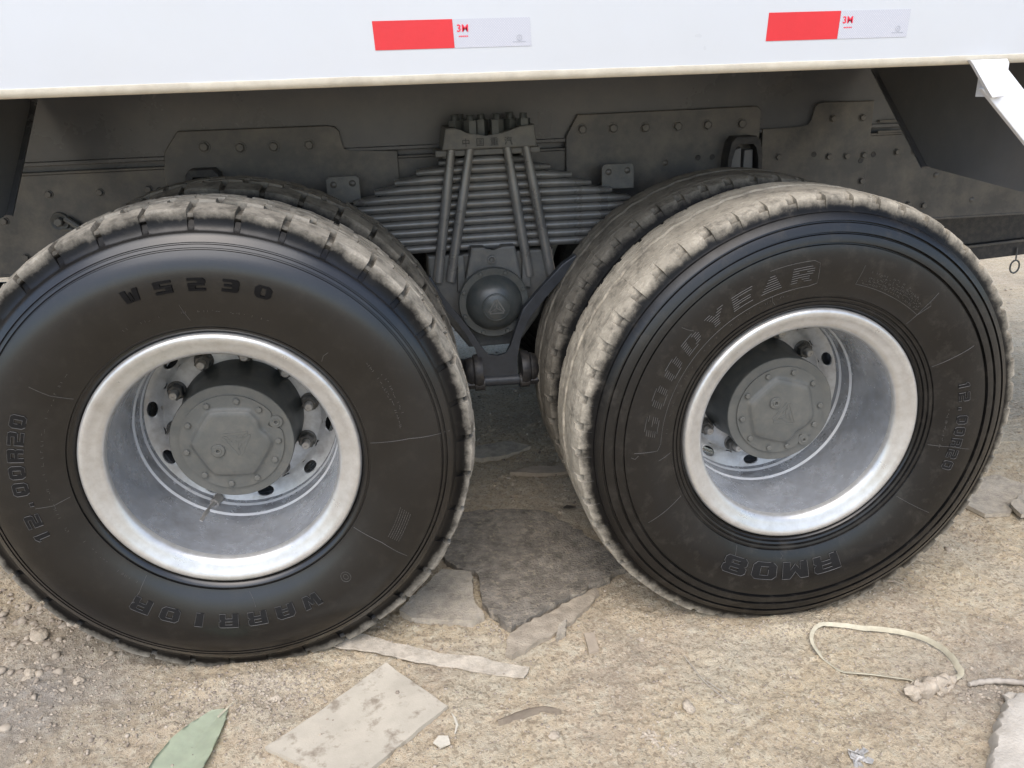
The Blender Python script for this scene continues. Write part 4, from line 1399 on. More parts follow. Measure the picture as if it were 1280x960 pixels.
# V bracket below the dome, with rubber bushes at its foot
bm = bmesh.new()
vp = [(0.478, 0.790), (0.500, 0.800), (0.538, 0.726), (0.580, 0.672), (0.612, 0.622), (0.632, 0.585), (0.648, 0.560), (0.676, 0.5535), (0.702, 0.560), (0.714, 0.585), (0.728, 0.625), (0.752, 0.690), (0.800, 0.742), (0.868, 0.812), (0.905, 0.835), (0.918, 0.820),
      (0.876, 0.780), (0.816, 0.716), (0.769, 0.667), (0.746, 0.612), (0.732, 0.550), (0.728, 0.500), (0.733, 0.474), (0.622, 0.476), (0.633, 0.500), (0.630, 0.535), (0.612, 0.583), (0.592, 0.630), (0.562, 0.672), (0.524, 0.716)]
add_prism(bm, vp, 0.506, 0.528, 0.004)
VB = build("thrust_rod_bracket", bm, M_VBRACKET, truck)
bm = bmesh.new()
add_cyl(bm, (0.618, 0.512, 0.483), (0.742, 0.512, 0.480), 0.0165, None, 18)
build("cross_tube", bm, M_VBRACKET, VB, True)
for x0, x1 in ((0.580, 0.632), (0.736, 0.792)):
    bm = bmesh.new()
    s = 1 if x0 < .7 else -1
    add_lathe(bm, [(0, 0.0), (0.026, 0.0), (0.034, 0.004), (0.040, 0.012), (0.042, 0.020), (0.040, 0.024), (0.047, 0.028), (0.050, 0.040), (0.048, 0.052), (0, 0.056)], 32)
    for v in bm.verts:
        x, y, z = v.co
        v.co = Vector(((x0 if s > 0 else x1) + s * y * 0.95, 0.520 + x, 0.512 + z))
    build("rubber_bush", bm, M_BLACK, VB, True, 35)
    bm = bmesh.new()
    add_cyl(bm, ((x0 + x1) / 2, 0.505, 0.480), ((x0 + x1) / 2 + s * 0.028, 0.505, 0.480), 0.022, None, 18)
    add_hex(bm, 0.016, -0.03, 0.03)
    for v in list(bm.verts)[-12:]:
        x, y, z = v.co
        v.co = Vector(((x0 + x1) / 2 + y * 0.9, 0.505 + x, 0.480 + z))
    build("bush_bolt", bm, M_BLACK, VB)
for (a, b) in (((0.60, 0.56, 0.51), (0.12, 0.86, 0.46)), ((0.775, 0.56, 0.51), (1.25, 0.86, 0.44))):
    bm = bmesh.new()
    add_cyl(bm, a, b, 0.026, None, 16)
    build("thrust_rod", bm, M_BLACK, truck, True)

# --- outrigger gussets beside the wheels -----------------------------------
def gusset(x, s):
    bm = bmesh.new()
    prof = [(0.02, 1.295), (0.72, 1.295), (0.70, 1.270), (0.42, 1.040), (0.40, 1.034), (0.045, 1.012), (0.03, 1.05)]
    a = [bm.verts.new((x - 0.004, y, z)) for y, z in prof]
    b = [bm.verts.new((x + 0.004, y, z)) for y, z in prof]
    n = len(prof)
    bm.faces.new(a); bm.faces.new(b[::-1])
    for i in range(n):
        bm.faces.new((a[i], b[i], b[(i + 1) % n], a[(i + 1) % n]))
    o = build("outrigger_gusset", bm, M_GUSSET, truck)
    bm = bmesh.new()       # turned flange along the sloping edge
    P = [Vector((0, 0.725, 1.290)), Vector((0, 0.42, 1.035))]
    d = (P[1] - P[0]).normalized(); nn = Vector((0, d.z, -d.y))
    w0, w1 = (0.004, 0.034) if s > 0 else (-0.034, -0.004)
    add_v = []
    for xx in (x - 0.010, x + 0.016) if s > 0 else (x - 0.016, x + 0.010):
        for p in P:
            for k in (0.0, 0.006):
                add_v.append(bm.verts.new((xx, p.y - nn.y * k, p.z - nn.z * k)))
    q = add_v
    for f in ((0, 1, 3, 2), (4, 6, 7, 5), (0, 4, 5, 1), (2, 3, 7, 6), (0, 2, 6, 4), (1, 5, 7, 3)):
        bm.faces.new([q[i] for i in f])
    build("flange", bm, M_SUBFRAME, o)
    bm = bmesh.new()
    add_hex(bm, 0.008, -0.006, 0.0)
    return o
gusset(-0.498, 1)
gusset(1.872, -1)

# white lug and strut on the body edge at the right
bm = bmesh.new()
add_prism(bm, [(1.600, 1.3045), (1.684, 1.3045), (1.690, 1.296), (1.6905, 1.231), (1.664, 1.2295), (1.655, 1.240), (1.612, 1.292)], -0.0640, -0.0545, 0.002)
add_prism(bm, [(1.664, 1.2310), (1.690, 1.2310), (1.690, 1.2960), (1.664, 1.2960)], -0.0543, -0.010, 0.001)
build("strut_lug", bm, M_WHITESTEEL, truck)
bm = bmesh.new()
d = Vector((0.733, 0, -0.680)).normalized(); nn = Vector((d.z, 0, -d.x)) * 0.0315
p0 = Vector((1.668, 0, 1.270)); p1 = p0 + d * 0.80
add_prism(bm, [((p0 - nn).x, (p0 - nn).z), ((p0 + nn).x, (p0 + nn).z), ((p1 + nn).x, (p1 + nn).z), ((p1 - nn).x, (p1 - nn).z)], -0.052, -0.040, 0.002)
build("side_strut", bm, M_WHITESTEEL, truck)

# dark beam low at the rear with a thin lighter lower flange, and a hanging ring
bm = bmesh.new()
bb = [(2.30, 0.665), (3.30, 0.715), (3.30, 0.500 + .08), (2.30, 0.520)]
add_prism(bm, [(2.30, 0.735), (3.40, 0.790), (3.40, 0.665), (2.30, 0.610)], 1.20, 1.28, 0.004)
BM_ = build("rear_cross_beam", bm, M_BLACK, truck)
bm = bmesh.new()
add_prism(bm, [(2.30, 0.6095), (3.40, 0.6645), (3.40, 0.655), (2.30, 0.600)], 1.185, 1.28, 0.001)
build("beam_flange", bm, M_CHASSIS, BM_)
bm = bmesh.new()
add_prism(bm, [(2.30, 0.5990), (3.40, 0.6540), (3.40, 0.595), (2.30, 0.540)], 1.21, 1.27, 0.003)
build("beam_skirt", bm, M_BLACK, BM_)
bm = bmesh.new()
t = np.linspace(0, 2 * pi, 17)
add_tube(bm, [(2.85 + 0.020 * cos(a), 1.20, 0.525 + 0.026 * sin(a)) for a in t], 0.0035, 6)
add_tube(bm, [(2.85, 1.20, 0.551), (2.85, 1.205, 0.60)], 0.003, 6)
build("hook_ring", bm, M_CAST, BM_, True)

# ------------------------------------------------------------------ things lying on the ground
def inside(poly, x, y):
    c = False
    n = len(poly)
    for i in range(n):
        x0, y0 = poly[i]; x1, y1 = poly[(i + 1) % n]
        if (y0 > y) != (y1 > y) and x < (x1 - x0) * (y - y0) / (y1 - y0) + x0:
            c = not c
    return c

def sheet(name, poly, thick, mat, lift=0.004, rag=0.0, step=0.02, warp=0.0, seed=1, smooth_ground=True, edge_curl=0.0, parent=None, rough_top=0.0, side_mat=None):
    """Flat irregular piece with a ragged outline that lies on the soil."""
    rs = random.Random(seed)
    FLATS.append(list(poly))
    pl = densify(poly, step, rag, rs)
    bm = bmesh.new()
    vs_ = [bm.verts.new((x, y, 0)) for x, y in pl]
    # fill with interior points so that it can bend
    xs = [p[0] for p in pl]; ys = [p[1] for p in pl]
    edges = [bm.edges.new((vs_[i], vs_[(i + 1) % len(vs_)])) for i in range(len(vs_))]
    bmesh.ops.triangle_fill(bm, use_beauty=True, edges=edges)
    for _ in range(3):
        es = [e for e in bm.edges if e.calc_length() > step * 1.7]
        if not es:
            break
        bmesh.ops.subdivide_edges(bm, edges=es, cuts=1)
        bmesh.ops.triangulate(bm, faces=bm.faces)
        bmesh.ops.beautify_fill(bm, faces=bm.faces, edges=bm.edges)
    cx = sum(xs) / len(xs); cy = sum(ys) / len(ys)
    ext = bmesh.ops.extrude_face_region(bm, geom=list(bm.faces))
    tops = [g for g in ext["geom"] if isinstance(g, bmesh.types.BMVert)]
    topset = set(tops)
    bmesh.ops.recalc_face_normals(bm, faces=bm.faces)
    for v in bm.verts:
        x, y = v.co.x, v.co.y
        z = float(base_z(x, y)) + lift
        z += warp * float(vnoise(np.array(x * 9.0 + seed), np.array(y * 9.0 + seed)))
        if edge_curl:
            z += edge_curl * min(1, hypot(x - cx, y - cy) / (0.6 * max(max(xs) - min(xs), max(ys) - min(ys)))) ** 3
        if v in topset:
            z += thick + rough_top * float(vnoise(np.array(x * 55.0 + seed), np.array(y * 55.0))) + rough_top * .6 * float(vnoise(np.array(x * 140.0 + seed), np.array(y * 140.0)))
        else:
            z -= 0.006 if thick > 0.004 else 0.0
        v.co.z = z
    return build(name, bm, mat, parent, True, 30)

o = sheet("board_sheet", [(0.055, -0.291), (0.185, -0.172), (0.308, -0.065), (0.376, -0.150), (0.443, -0.233), (0.345, -0.322), (0.238, -0.419), (0.150, -0.360)], 0.0055, M_CARD, 0.0045, 0.0014, 0.020, 0.008, 3, edge_curl=0.006)
tag(o, "flat beige rectangular board with brown stains lying in front of the left tyre", "board")
o = sheet("board_strip", [(0.164, 0.041), (0.242, 0.061), (0.310, 0.020), (0.380, -0.013), (0.455, -0.045), (0.533, -0.066), (0.600, -0.108), (0.645, -0.132), (0.626, -0.166), (0.545, -0.132), (0.454, -0.092), (0.360, -0.058), (0.283, -0.017), (0.210, 0.012)], 0.004, M_STRIPB, 0.0055, 0.003, 0.018, 0.008, 5)
tag(o, "long thin torn strip of grey board between the left tyre and broken crust", "board")
o = sheet("stone_slab", [(0.344, 0.126), (0.357, 0.144), (0.410, 0.222), (0.465, 0.300), (0.550, 0.285), (0.546, 0.210), (0.543, 0.135), (0.562, 0.079), (0.527, 0.058), (0.450, 0.075), (0.374, 0.090)], 0.020, M_SLAB, 0.003, 0.003, 0.016, 0.008, 8, rough_top=0.003)
tag(o, "loose flat grey stone slab with ragged front edge beside the left tyre tread", "stone slab")
o = sheet("asphalt_crust", [(0.500, 0.560), (0.556, 0.630), (0.613, 0.647), (0.715, 0.630), (0.815, 0.591), (0.880, 0.500), (0.927, 0.402), (0.980, 0.320), (1.008, 0.250), (0.882, 0.172), (0.745, 0.088), (0.622, 0.012), (0.600, 0.041), (0.562, 0.133), (0.566, 0.264), (0.500, 0.330), (0.460, 0.430)], 0.020, M_CRUST, 0.002, 0.008, 0.022, 0.010, 12, rough_top=0.006)
tag(o, "large dark broken slab of crusted ground between the two front-facing tyres", "crust slab")
o = sheet("crust_fragment", [(0.878, 0.164), (0.884, 0.140), (0.815, 0.058), (0.743, -0.012), (0.676, -0.052), (0.608, -0.090), (0.594, -0.072), (0.618, 0.004), (0.745, 0.080)], 0.012, M_CRUST_EDGE, 0.001, 0.005, 0.016, 0.006, 14, rough_top=0.006)
tag(o, "narrow light brown fragment broken off along the near edge of the dark crust", "crust fragment")
o = sheet("crust_fragment", [(0.745, 0.006), (0.770, 0.028), (0.752, -0.030), (0.728, -0.042)], 0.012, M_SLAB, 0.006, 0.002, 0.012, 0.004, 15, rough_top=0.003)
tag(o, "small grey chunk on the outer edge of the light brown crust fragment", "crust fragment")
o = sheet("mud_flake", [(2.202, 0.477), (2.250, 0.535), (2.305, 0.578), (2.370, 0.600), (2.434, 0.608), (2.474, 0.529), (2.380, 0.430), (2.290, 0.357), (2.202, 0.359), (2.18, 0.42)], 0.008, M_SLAB, 0.006, 0.006, 0.03, 0.014, 21, edge_curl=0.012)
tag(o, "curled grey mud flake right of the right tyre, larger one of two", "mud flake")
o = sheet("mud_flake", [(2.318, 0.394), (2.395, 0.455), (2.470, 0.511), (2.56, 0.46), (2.50, 0.38), (2.379, 0.333), (2.298, 0.322)], 0.008, M_SLAB, 0.014, 0.005, 0.03, 0.012, 22, edge_curl=0.010)
tag(o, "grey mud flake cut by the right photo edge beside the larger flake", "mud flake")
o = sheet("wood_chip", [(0.802, -0.026), (0.829, -0.026), (0.827, -0.060), (0.824, -0.094), (0.796, -0.105), (0.800, -0.060)], 0.005, M_CHIP, 0.005, 0.001, 0.012, 0.003, 31)
tag(o, "small rectangular pinkish wood chip on bare soil before the dark crust", "wood chip")
o = sheet("paper_scrap", [(0.405, -0.335), (0.418, -0.318), (0.437, -0.322), (0.440, -0.345), (0.420, -0.352)], 0.003, M_PALE, 0.007, 0.001, 0.008, 0.006, 33)
tag(o, "pale crumpled scrap on soil just right of the beige board", "scrap")
o = sheet("dark_leaf", [(0.885, 0.628), (0.900, 0.640), (0.915, 0.634), (0.928, 0.624), (0.905, 0.620)], 0.002, M_DARKLEAF, 0.006, 0.001, 0.01, 0.004, 35)
tag(o, "tiny dark dead leaf on shaded soil left of the right tyre", "leaf")
o = sheet("flat_stone", [(0.60, 1.06), (0.66, 1.14), (0.78, 1.17), (0.86, 1.10), (0.76, 1.04), (0.66, 1.02)], 0.012, M_SLAB, 0.004, 0.004, 0.02, 0.006, 36, rough_top=0.003)
tag(o, "flat pale stone on shaded soil beneath the truck between the tyres", "stone")
o = sheet("bark_plate", [(0.75, 0.90), (0.84, 0.935), (1.02, 0.92), (1.12, 0.885), (0.98, 0.87), (0.84, 0.875)], 0.010, M_CHIP, 0.004, 0.003, 0.02, 0.005, 37, rough_top=0.003)
tag(o, "long flat sliver of wood beneath the truck beside the right inner tyre", "wood")

# green leaf: folded along its midrib
def leaf_blade():
    FLATS.append([(-0.046, -0.155), (-0.10, -0.20), (-0.145, -0.26), (-0.19, -0.44), (-0.12, -0.47), (-0.055, -0.33), (-0.045, -0.24)])
    root = empty("fallen_leaf", None, (0, 0, 0))
    spine = [(-0.046, -0.155), (-0.062, -0.175), (-0.080, -0.215), (-0.097, -0.262), (-0.112, -0.312), (-0.128, -0.365), (-0.142, -0.415), (-0.152, -0.450)]
    wid = [0.004, 0.024, 0.038, 0.049, 0.054, 0.050, 0.034, 0.004]
    bm = bmesh.new()
    P = []
    m = 40
    for k in range(m + 1):
        t = k / m * (len(spine) - 1)
        i = min(int(t), len(spine) - 2); f = t - i
        x = spine[i][0] * (1 - f) + spine[i + 1][0] * f
        y = spine[i][1] * (1 - f) + spine[i + 1][1] * f
        w = wid[i] * (1 - f) + wid[i + 1] * f
        dx = spine[i + 1][0] - spine[i][0]; dy = spine[i + 1][1] - spine[i][1]
        L_ = hypot(dx, dy)
        nx, ny = -dy / L_, dx / L_
        row = []
        for s in np.linspace(-1, 1, 17):
            xx, yy = x + nx * w * s, y + ny * w * s
            vein = 0.0006 * cos(s * 26)
            z = float(base_z(xx, yy)) + 0.006 + 0.010 * s * s * (w / .046) + 0.006 * float(vnoise(np.array(xx * 14.), np.array(yy * 14.))) + vein - (0.002 if abs(s) < .07 else 0)
            row.append(bm.verts.new((xx, yy, z)))
        P.append(row)
    for a, b in zip(P, P[1:]):
        for q in range(16):
            bm.faces.new((a[q], a[q + 1], b[q + 1], b[q]))
    fs = list(bm.faces)
    bmesh.ops.solidify(bm, geom=fs, thickness=0.0006)
    build("blade", bm, M_LEAF, root, True, 60)
    bm = bmesh.new()
    zz = lambda x, y, h: float(base_z(x, y)) + h
    add_tube(bm, [(-0.060, -0.180, zz(-0.060, -0.18, .010)), (-0.046, -0.155, zz(-.046, -.155, .009)), (-0.036, -0.140, zz(-.036, -.14, .010)), (-0.028, -0.128, zz(-.028, -.128, .008))], [0.0028, 0.0022, 0.0016, 0.0012], 6)
    build("stem", bm, M_STRAW, root, True)
    return root
tag(leaf_blade(), "long pale green leaf lying on the soil at the bottom left", "leaf")

# looped straw-coloured strap
def catmull(pts, m):
    out = []
    n = len(pts)
    for i in range(n - 1):
        p0, p1, p2, p3 = (Vector(pts[max(i - 1, 0)]), Vector(pts[i]), Vector(pts[i + 1]), Vector(pts[min(i + 2, n - 1)]))
        for k in range(m):
            t = k / m
            out.append(0.5 * ((2 * p1) + (-p0 + p2) * t + (2 * p0 - 5 * p1 + 4 * p2 - p3) * t * t + (-p0 + 3 * p1 - 3 * p2 + p3) * t ** 3))
    out.append(Vector(pts[-1]))
    return out
sp = [(1.555, -0.318), (1.506, -0.299), (1.452, -0.279), (1.415, -0.266), (1.378, -0.254), (1.361, -0.228), (1.352, -0.185), (1.359, -0.133), (1.378, -0.101), (1.401, -0.083), (1.428, -0.078), (1.476, -0.087), (1.531, -0.108), (1.589, -0.132), (1.638, -0.167), (1.658, -0.208), (1.660, -0.244), (1.653, -0.275), (1.645, -0.302), (1.612, -0.318)]
hts = [.010, .012, .012, .011, .009, .009, .012, .016, .016, .014, .012, .014, .017, .018, .018, .020, .022, .020, .016, .010]
cp = catmull([(x, y, 0) for x, y in sp], 5)
bm = bmesh.new()
nn = len(cp)
rings = []
for i, p in enumerate(cp):
    d = (cp[min(i + 1, nn - 1)] - cp[max(i - 1, 0)]).normalized()
    s = Vector((-d.y, d.x, 0))
    t = i / (nn - 1)
    tilt = 0.2 + 1.15 * (0.5 + 0.5 * sin(t * 9.0 + 1.2)) * (1 if 0.25 < t < 0.95 else 0.25)
    w = 0.0062 * (1.0 - 0.25 * sin(t * 5))
    across = s * cos(tilt) + Vector((0, 0, 1)) * sin(tilt)
    nrm = across.cross(d)
    hz = hts[min(int(t * (len(hts) - 1)), len(hts) - 1)]
    c = Vector((p.x, p.y, float(base_z(p.x, p.y)) + hz * 0.75))
    rings.append([bm.verts.new(c + across * a * w + nrm * b * 0.0012) for a, b in ((-1, -.5), (-.4, -1), (.4, -1), (1, -.5), (1, .5), (.3, 1), (0, .4), (-.3, 1), (-1, .5))])
for a, b in zip(rings, rings[1:]):
    for q in range(9):
        bm.faces.new((a[q], a[(q + 1) % 9], b[(q + 1) % 9], b[q]))
bm.faces.new(rings[0][::-1]); bm.faces.new(rings[-1])
o = build("packing_strap", bm, M_STRAW, None, True, 40)
tag(o, "straw coloured packing strap bent into a loop on soil before the right tyre", "strap")

def lump(name, c, size, mat, seed, rot=0.0, sub=3, rough=0.35, sink=0.3, parent=None):
    bm = bmesh.new()
    bmesh.ops.create_icosphere(bm, subdivisions=sub, radius=1.0)
    rs = random.Random(seed)
    ox, oy = rs.uniform(0, 50), rs.uniform(0, 50)
    for v in bm.verts:
        p = v.co.copy()
        k = 1 + rough * 1.4 * float(vnoise(np.array(p.x * 1.6 + ox + p.z), np.array(p.y * 1.6 + oy - p.z * .7))) + rough * float(vnoise(np.array(p.x * 4.4 + ox + p.z * 2), np.array(p.y * 4.4 + oy + p.z * 3)))
        v.co = Vector((p.x * k * size[0], p.y * k * size[1], p.z * k * size[2]))
    R_ = Matrix.Rotation(rot, 4, 'Z')
    z0 = float(base_z(c[0], c[1])) + size[2] * (1 - sink)
    for v in bm.verts:
        v.co = R_ @ v.co + Vector((c[0], c[1], z0))
    return build(name, bm, mat, parent, True, 50)

# mud clod gripping the end of the strap: several knobs in one lump
bm = bmesh.new()
rs = random.Random(3)
knobs = [(1.492, -0.345, .018), (1.515, -0.342, .021), (1.540, -0.336, .021), (1.563, -0.329, .022), (1.586, -0.322, .018), (1.605, -0.316, .013)]
for k in range(46):
    t = rs.random()
    knobs.append((1.485 + 0.132 * t + rs.uniform(-.006, .006), -0.347 + 0.034 * t + rs.uniform(-.024, .022), rs.uniform(0.006, 0.013)))
for (x, y, r) in knobs:
    mm = Matrix.Translation((x, y, float(base_z(x, y)) + r * 0.75)) @ Matrix.Diagonal((1.1, 0.9, 0.95, 1))
    g = bmesh.ops.create_icosphere(bm, subdivisions=2, radius=r, matrix=mm)
    for v in g["verts"]:
        c = Vector((x, y, float(base_z(x, y)) + r * .75))
        d = v.co - c
        k = 1 + 0.8 * float(vnoise(np.array(v.co.x * 120 + v.co.z * 80), np.array(v.co.y * 120 + v.co.z * 90))) + 0.6 * float(vnoise(np.array(v.co.x * 300 + v.co.z * 240), np.array(v.co.y * 300)))
        v.co = c + d * k
o = build("mud_clod", bm, M_CLOD, None, True, 60)
tag(o, "lumpy elongated mud clod sitting on the knotted end of the straw strap", "clod")
ck = [(1.640, -0.337), (1.660, -0.334), (1.690, -0.333), (1.724, -0.337), (1.770, -0.352), (1.815, -0.370), (1.86, -0.38)]
bm = bmesh.new()
cps = catmull([(x, y, float(base_z(x, y)) + 0.010) for x, y in ck], 5)
add_tube(bm, cps, [0.0045 + 0.0022 * min(1, i / 4) + 0.001 * sin(i * 1.9) for i in range(len(cps))], 8)
o = build("grey_stick", bm, M_CORD, None, True, 60)
tag(o, "thin grey stick pointing at the mud clod from the right photo edge", "stick")

# concrete chunk at the lower right corner
bm = bmesh.new()
pl = densify([(1.40, -0.70), (1.529, -0.556), (1.600, -0.482), (1.655, -0.432), (1.700, -0.408), (1.760, -0.425), (1.85, -0.47), (1.84, -0.60), (1.72, -0.72), (1.55, -0.78)], 0.012, 0.005, random.Random(5))
cxm = sum(p[0] for p in pl) / len(pl); cym = sum(p[1] for p in pl) / len(pl)
rows = []
for sc_, h in ((1.07, -0.02), (1.06, 0.010), (1.03, 0.022), (1.0, 0.034), (0.975, 0.037), (0.80, 0.038), (0.5, 0.038)):
    row = []
    for x, y in pl:
        xx, yy = cxm + (x - cxm) * sc_, cym + (y - cym) * sc_
        j = 0.006 * float(vnoise(np.array(xx * 60), np.array(yy * 60 + h * 90)))
        row.append(bm.verts.new((xx + j, yy + j * .7, float(base_z(xx, yy)) + h + 0.5 * j)))
    rows.append(row)
for a, b in zip(rows, rows[1:]):
    for q in range(len(pl)):
        bm.faces.new((a[q], a[(q + 1) % len(pl)], b[(q + 1) % len(pl)], b[q]))
bm.faces.new(rows[-1])
o = build("concrete_chunk", bm, M_CONCRETE, None, True, 40)
tag(o, "pale broken concrete block with crumbling side at the bottom right corner", "concrete block")
o = lump("stone", (1.700, -0.402), (0.022, 0.017, 0.016), M_CONCRETE, 8, 0.4)
tag(o, "rounded pale stone resting against the far corner of the concrete block", "stone")

# curled bark strip, thin wire, twigs
cpts = catmull([(0.540, -0.300), (0.570, -0.290), (0.598, -0.280), (0.632, -0.277), (0.662, -0.274), (0.690, -0.292)], 5) if False else None
def ribbon(name, pts, w, h, mat, seed, curl=0.006):
    pts = catmull([(x, y, 0) for x, y in pts], 6)
    bm = bmesh.new()
    rings = []
    n = len(pts)
    for i, p in enumerate(pts):
        d = (pts[min(i + 1, n - 1)] - pts[max(i - 1, 0)]).normalized()
        s = Vector((-d.y, d.x, 0))
        t = i / (n - 1)
        ww = w * (0.25 + 0.75 * sin(pi * min(1, 0.12 + t * 0.9)) ** 0.7)
        z = float(base_z(p.x, p.y)) + 0.004
        row = []
        for k in range(7):
            a = k / 6 * 2 - 1
            row.append(bm.verts.new((p.x + s.x * a * ww, p.y + s.y * a * ww, z + h * (1 - a * a) + curl * t * (a > 0) * a)))
        rings.append(row)
    for a, b in zip(rings, rings[1:]):
        for q in range(6):
            bm.faces.new((a[q], a[q + 1], b[q + 1], b[q]))
    bmesh.ops.solidify(bm, geom=list(bm.faces), thickness=0.0014)
    return build(name, bm, mat, None, True, 60)
o = ribbon("bark_curl", [(0.546, -0.297), (0.572, -0.290), (0.598, -0.282), (0.630, -0.276), (0.661, -0.277), (0.689, -0.290)], 0.011, 0.010, M_CHIP, 2)
tag(o, "curled tan strip of bark on bare soil at the bottom centre", "bark")
bm = bmesh.new()
wz = lambda x, y, h=0.007: (x, y, float(base_z(x, y)) + h)
add_tube(bm, catmull([wz(1.025, -0.139), wz(1.030, -0.185), wz(1.039, -0.235), wz(1.052, -0.270), wz(1.065, -0.300), wz(1.075, -0.316), wz(1.088, -0.318), wz(1.088, -0.306), wz(1.076, -0.292), wz(1.060, -0.262), wz(1.045, -0.235)], 5), 0.0012, 5)
o = build("thin_wire", bm, M_CORD, None, True)
tag(o, "thin pale twisted wire with a loop at its end on bare soil", "wire")
for i, (a, b, lab) in enumerate((((1.690, 0.085), (1.735, 0.055), "dry twig touching the lower right of the right tyre"), ((1.680, 0.095), (1.745, 0.090), "second dry twig crossing beside the right tyre foot"))):
    bm = bmesh.new()
    add_tube(bm, [wz(a[0], a[1], .008), wz((a[0] + b[0]) / 2, (a[1] + b[1]) / 2 + .004, .012), wz(b[0], b[1], .008)], [0.0022, 0.002, 0.001], 5)
    o = build("twig", bm, M_CHIP, None, True)
    tag(o, lab, "twig")
bm = bmesh.new()
add_tube(bm, [wz(0.450, -0.252), wz(0.456, -0.272, .010), wz(0.459, -0.292, .009), wz(0.452, -0.315)], [0.001, 0.0028, 0.003, 0.001], 6, 0.5)
o = build("straw_stalk", bm, M_PALE, None, True)
tag(o, "short pale straw stalk standing out right of the beige board corner", "straw")
o = lump("mud_lump", (0.975, -0.312), (0.013, 0.022, 0.009), M_CLOD, 5, 0.2)
tag(o, "small tan mud lump alone on soil below the thin wire", "clod")
o = lump("mud_lump", (0.660, -0.352), (0.014, 0.010, 0.007), M_CLOD, 15, 0.2)
tag(o, "tan crumb of mud just below right of the curled bark", "clod")
bm = bmesh.new()
rs = random.Random(9)
for k in range(16):
    x, y = 1.273 + rs.uniform(-.016, .016), -0.500 + rs.uniform(-.018, .016)
    mm = Matrix.Translation((x, y, float(base_z(x, y)) + rs.uniform(.004, .010))) @ Matrix.Rotation(rs.uniform(0, 3), 4, 'Z') @ Matrix.Rotation(rs.uniform(-1.1, 1.1), 4, 'X') @ Matrix.Diagonal((rs.uniform(.008, .022), rs.uniform(.005, .014), 0.0014, 1))
    g = bmesh.ops.create_cube(bm, size=1.0, matrix=mm)
    for v in g["verts"]:
        v.co += Vector((rs.uniform(-.002, .002), rs.uniform(-.002, .002), rs.uniform(-.001, .002)))
o = build("plastic_scrap", bm, M_GREYSCRAP, None)
tag(o, "crumpled grey plastic scrap at the bottom edge below the strap loop", "scrap")
# crumbly dry clump
bm = bmesh.new()
for k in range(46):
    a = rs.uniform(0, 6.28); q = rs.random() ** .5
    t = rs.random()
    x = 0.855 + t * 0.065 + q * 0.018 * cos(a); y = -0.375 - t * 0.070 + q * 0.022 * sin(a)
    r = rs.uniform(0.002, 0.006)
    mm = Matrix.Translation((x, y, float(base_z(x, y)) + 0.003)) @ Matrix.Rotation(rs.uniform(0, 3), 4, 'Z') @ Matrix.Diagonal((r * 1.8, r, r * .8, 1))
    bmesh.ops.create_icosphere(bm, subdivisions=1, radius=1, matrix=mm)
o = build("dry_clump", bm, M_CLOD, None)
tag(o, "flat crumbly pale patch of dried flakes on soil below the mud lump", "clump")

# larger single stones
STONES = [((-0.545, 0.150), .024, "grey angular stone highest in the rubble left of the left tyre"),
          ((-0.515, 0.010), .018, "pale flat stone in the rubble at the left photo edge"),
          ((-0.400, -0.020), .014, "small grey stone in the rubble just below the left tyre shoulder"),
          ((0.055, -0.135), .012, "tiny pale oval pebble left of the beige board on gravel"),
          ((0.940, -0.060), .010, "small tan pebble on soil to the right of the wood chip")]
for i, ((x, y), r, lab) in enumerate(STONES):
    o = lump("stone", (x, y), (r, r * .8, r * .55), M_CLOD, 40 + i, i * 1.1, 3, 0.45)
    tag(o, lab, "stone")

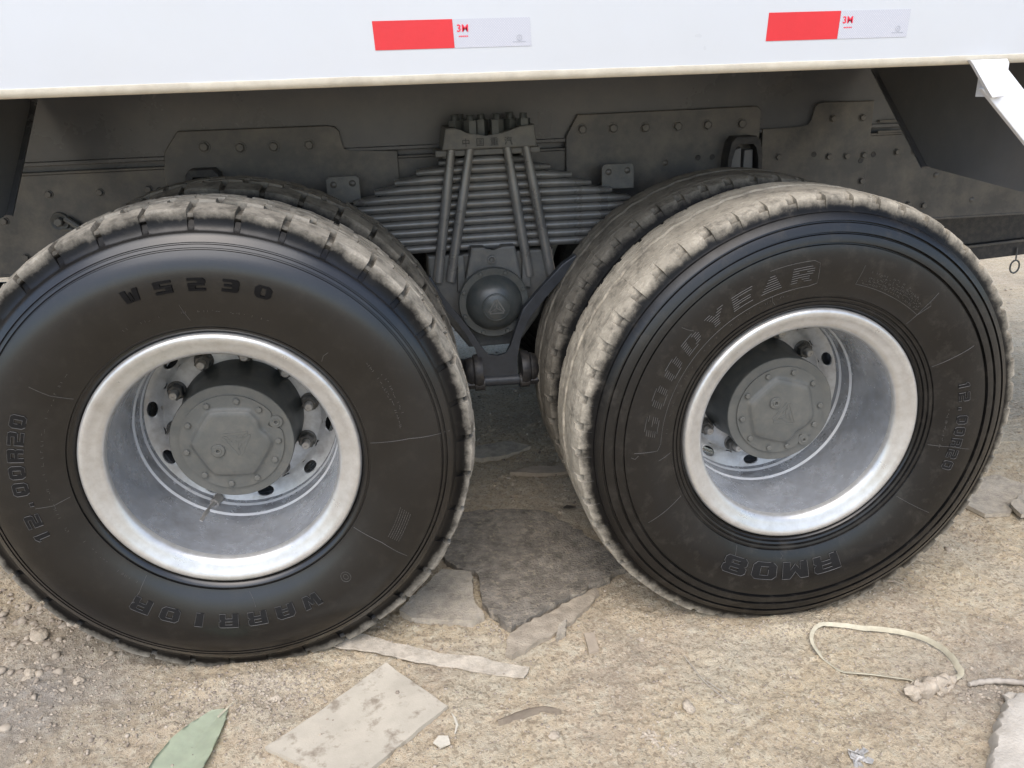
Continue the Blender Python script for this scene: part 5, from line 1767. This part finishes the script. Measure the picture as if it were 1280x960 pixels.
# gravel: countless small stones
def scatter_gravel():
    rs = np.random.RandomState(23)
    temps = []
    for k in range(6):
        bm = bmesh.new()
        bmesh.ops.create_icosphere(bm, subdivisions=1, radius=1.0)
        v = np.array([p.co[:] for p in bm.verts]); f = np.array([[q.index for q in p.verts] for p in bm.faces])
        bm.free()
        v = v * (0.55 + 0.85 * rs.rand(len(v), 1))
        temps.append((v, f))
    P = []
    def cluster(n, cx, cy, sx, sy, s0, s1):
        for _ in range(n):
            P.append((rs.normal(cx, sx), rs.normal(cy, sy), s0 * (s1 / s0) ** (rs.rand() ** 1.7)))
    def field(n, x0, x1, y0, y1, s0, s1):
        for _ in range(n):
            P.append((rs.uniform(x0, x1), rs.uniform(y0, y1), s0 * (s1 / s0) ** (rs.rand() ** 2.2)))
    cluster(650, -0.47, 0.02, 0.10, 0.14, 0.0014, 0.0058)
    cluster(420, 0.0, -0.075, 0.11, 0.018, 0.0014, 0.0055)
    cluster(300, 1.35, -0.075, 0.11, 0.018, 0.0012, 0.0045)
    cluster(500, -0.60, 0.25, 0.15, 0.20, 0.003, 0.018)
    cluster(700, 0.03, -0.13, 0.10, 0.045, 0.0015, 0.0065)
    cluster(350, -0.22, -0.12, 0.09, 0.06, 0.0015, 0.007)
    cluster(250, 0.62, 0.10, 0.05, 0.10, 0.0015, 0.006)
    cluster(420, 1.70, -0.40, 0.07, 0.06, 0.0015, 0.007)
    cluster(300, 1.25, -0.32, 0.16, 0.08, 0.0014, 0.005)
    field(16000, -0.9, 2.2, -0.65, 0.35, 0.0010, 0.0052)
    field(2600, 0.2, 1.5, 0.20, 1.2, 0.0012, 0.0050)
    field(1500, 0.2, 1.3, 0.30, 1.7, 0.002, 0.010)
    field(1600, 1.5, 4.5, 0.2, 4.0, 0.003, 0.016)
    field(1400, -3.0, 1.8, 1.6, 5.0, 0.004, 0.022)
    V, F = [], []
    off = 0
    for x, y, s in P:
        v, f = temps[rs.randint(6)]
        a = rs.uniform(0, 2 * pi)
        sc = s * np.array([1.0, rs.uniform(.6, 1.0), rs.uniform(.4, .75)])
        w = v * sc
        w = np.stack([w[:, 0] * cos(a) - w[:, 1] * sin(a) + x, w[:, 0] * sin(a) + w[:, 1] * cos(a) + y, w[:, 2]], -1)
        w[:, 2] += s * 0.10
        V.append(w); F.append(f + off); off += len(v)
    V = np.concatenate(V); F = np.concatenate(F)
    pts = np.array([(p[0], p[1]) for p in P])
    z = base_z(pts[:, 0], pts[:, 1]) + fine_z(pts[:, 0], pts[:, 1])
    V[:, 2] += np.repeat(z, len(temps[0][0]))
    me = bpy.data.meshes.new("gravel")
    me.vertices.add(len(V)); me.vertices.foreach_set("co", V.ravel())
    me.loops.add(F.size); me.loops.foreach_set("vertex_index", F.ravel())
    me.polygons.add(len(F)); me.polygons.foreach_set("loop_start", np.arange(0, F.size, 3))
    me.update()
    tone = np.repeat(rs.rand(len(P)).astype(np.float32), len(temps[0][0]))
    at = me.attributes.new("tone", 'FLOAT', 'POINT')
    at.data.foreach_set("value", tone)
    o = link("gravel", me, M_STONE)
    o["kind"] = "stuff"
    tag(o, "loose gravel and crumbs scattered over the dry soil", "gravel")
scatter_gravel()

def scatter_litter():
    rs = random.Random(77)
    bm = bmesh.new()
    for k in range(230):
        if k < 150:
            x, y = rs.uniform(-0.5, 2.0), rs.uniform(-0.6, 0.2)
        else:
            x, y = rs.uniform(0.3, 2.6), rs.uniform(0.4, 1.8)
        L_ = rs.uniform(0.006, 0.026); a = rs.uniform(0, pi)
        z = float(base_z(x, y)) + 0.005
        mm = Matrix.Translation((x, y, z)) @ Matrix.Rotation(a, 4, 'Z') @ Matrix.Rotation(rs.uniform(-.25, .25), 4, 'Y') @ Matrix.Diagonal((L_, rs.uniform(.0012, .004), .0012, 1))
        bmesh.ops.create_cube(bm, size=1.0, matrix=mm)
    o = build("straw_litter", bm, M_CHIP, None)
    o["kind"] = "stuff"
    tag(o, "tiny bits of straw and bark littering the soil", "litter")
scatter_litter()
make_ground()
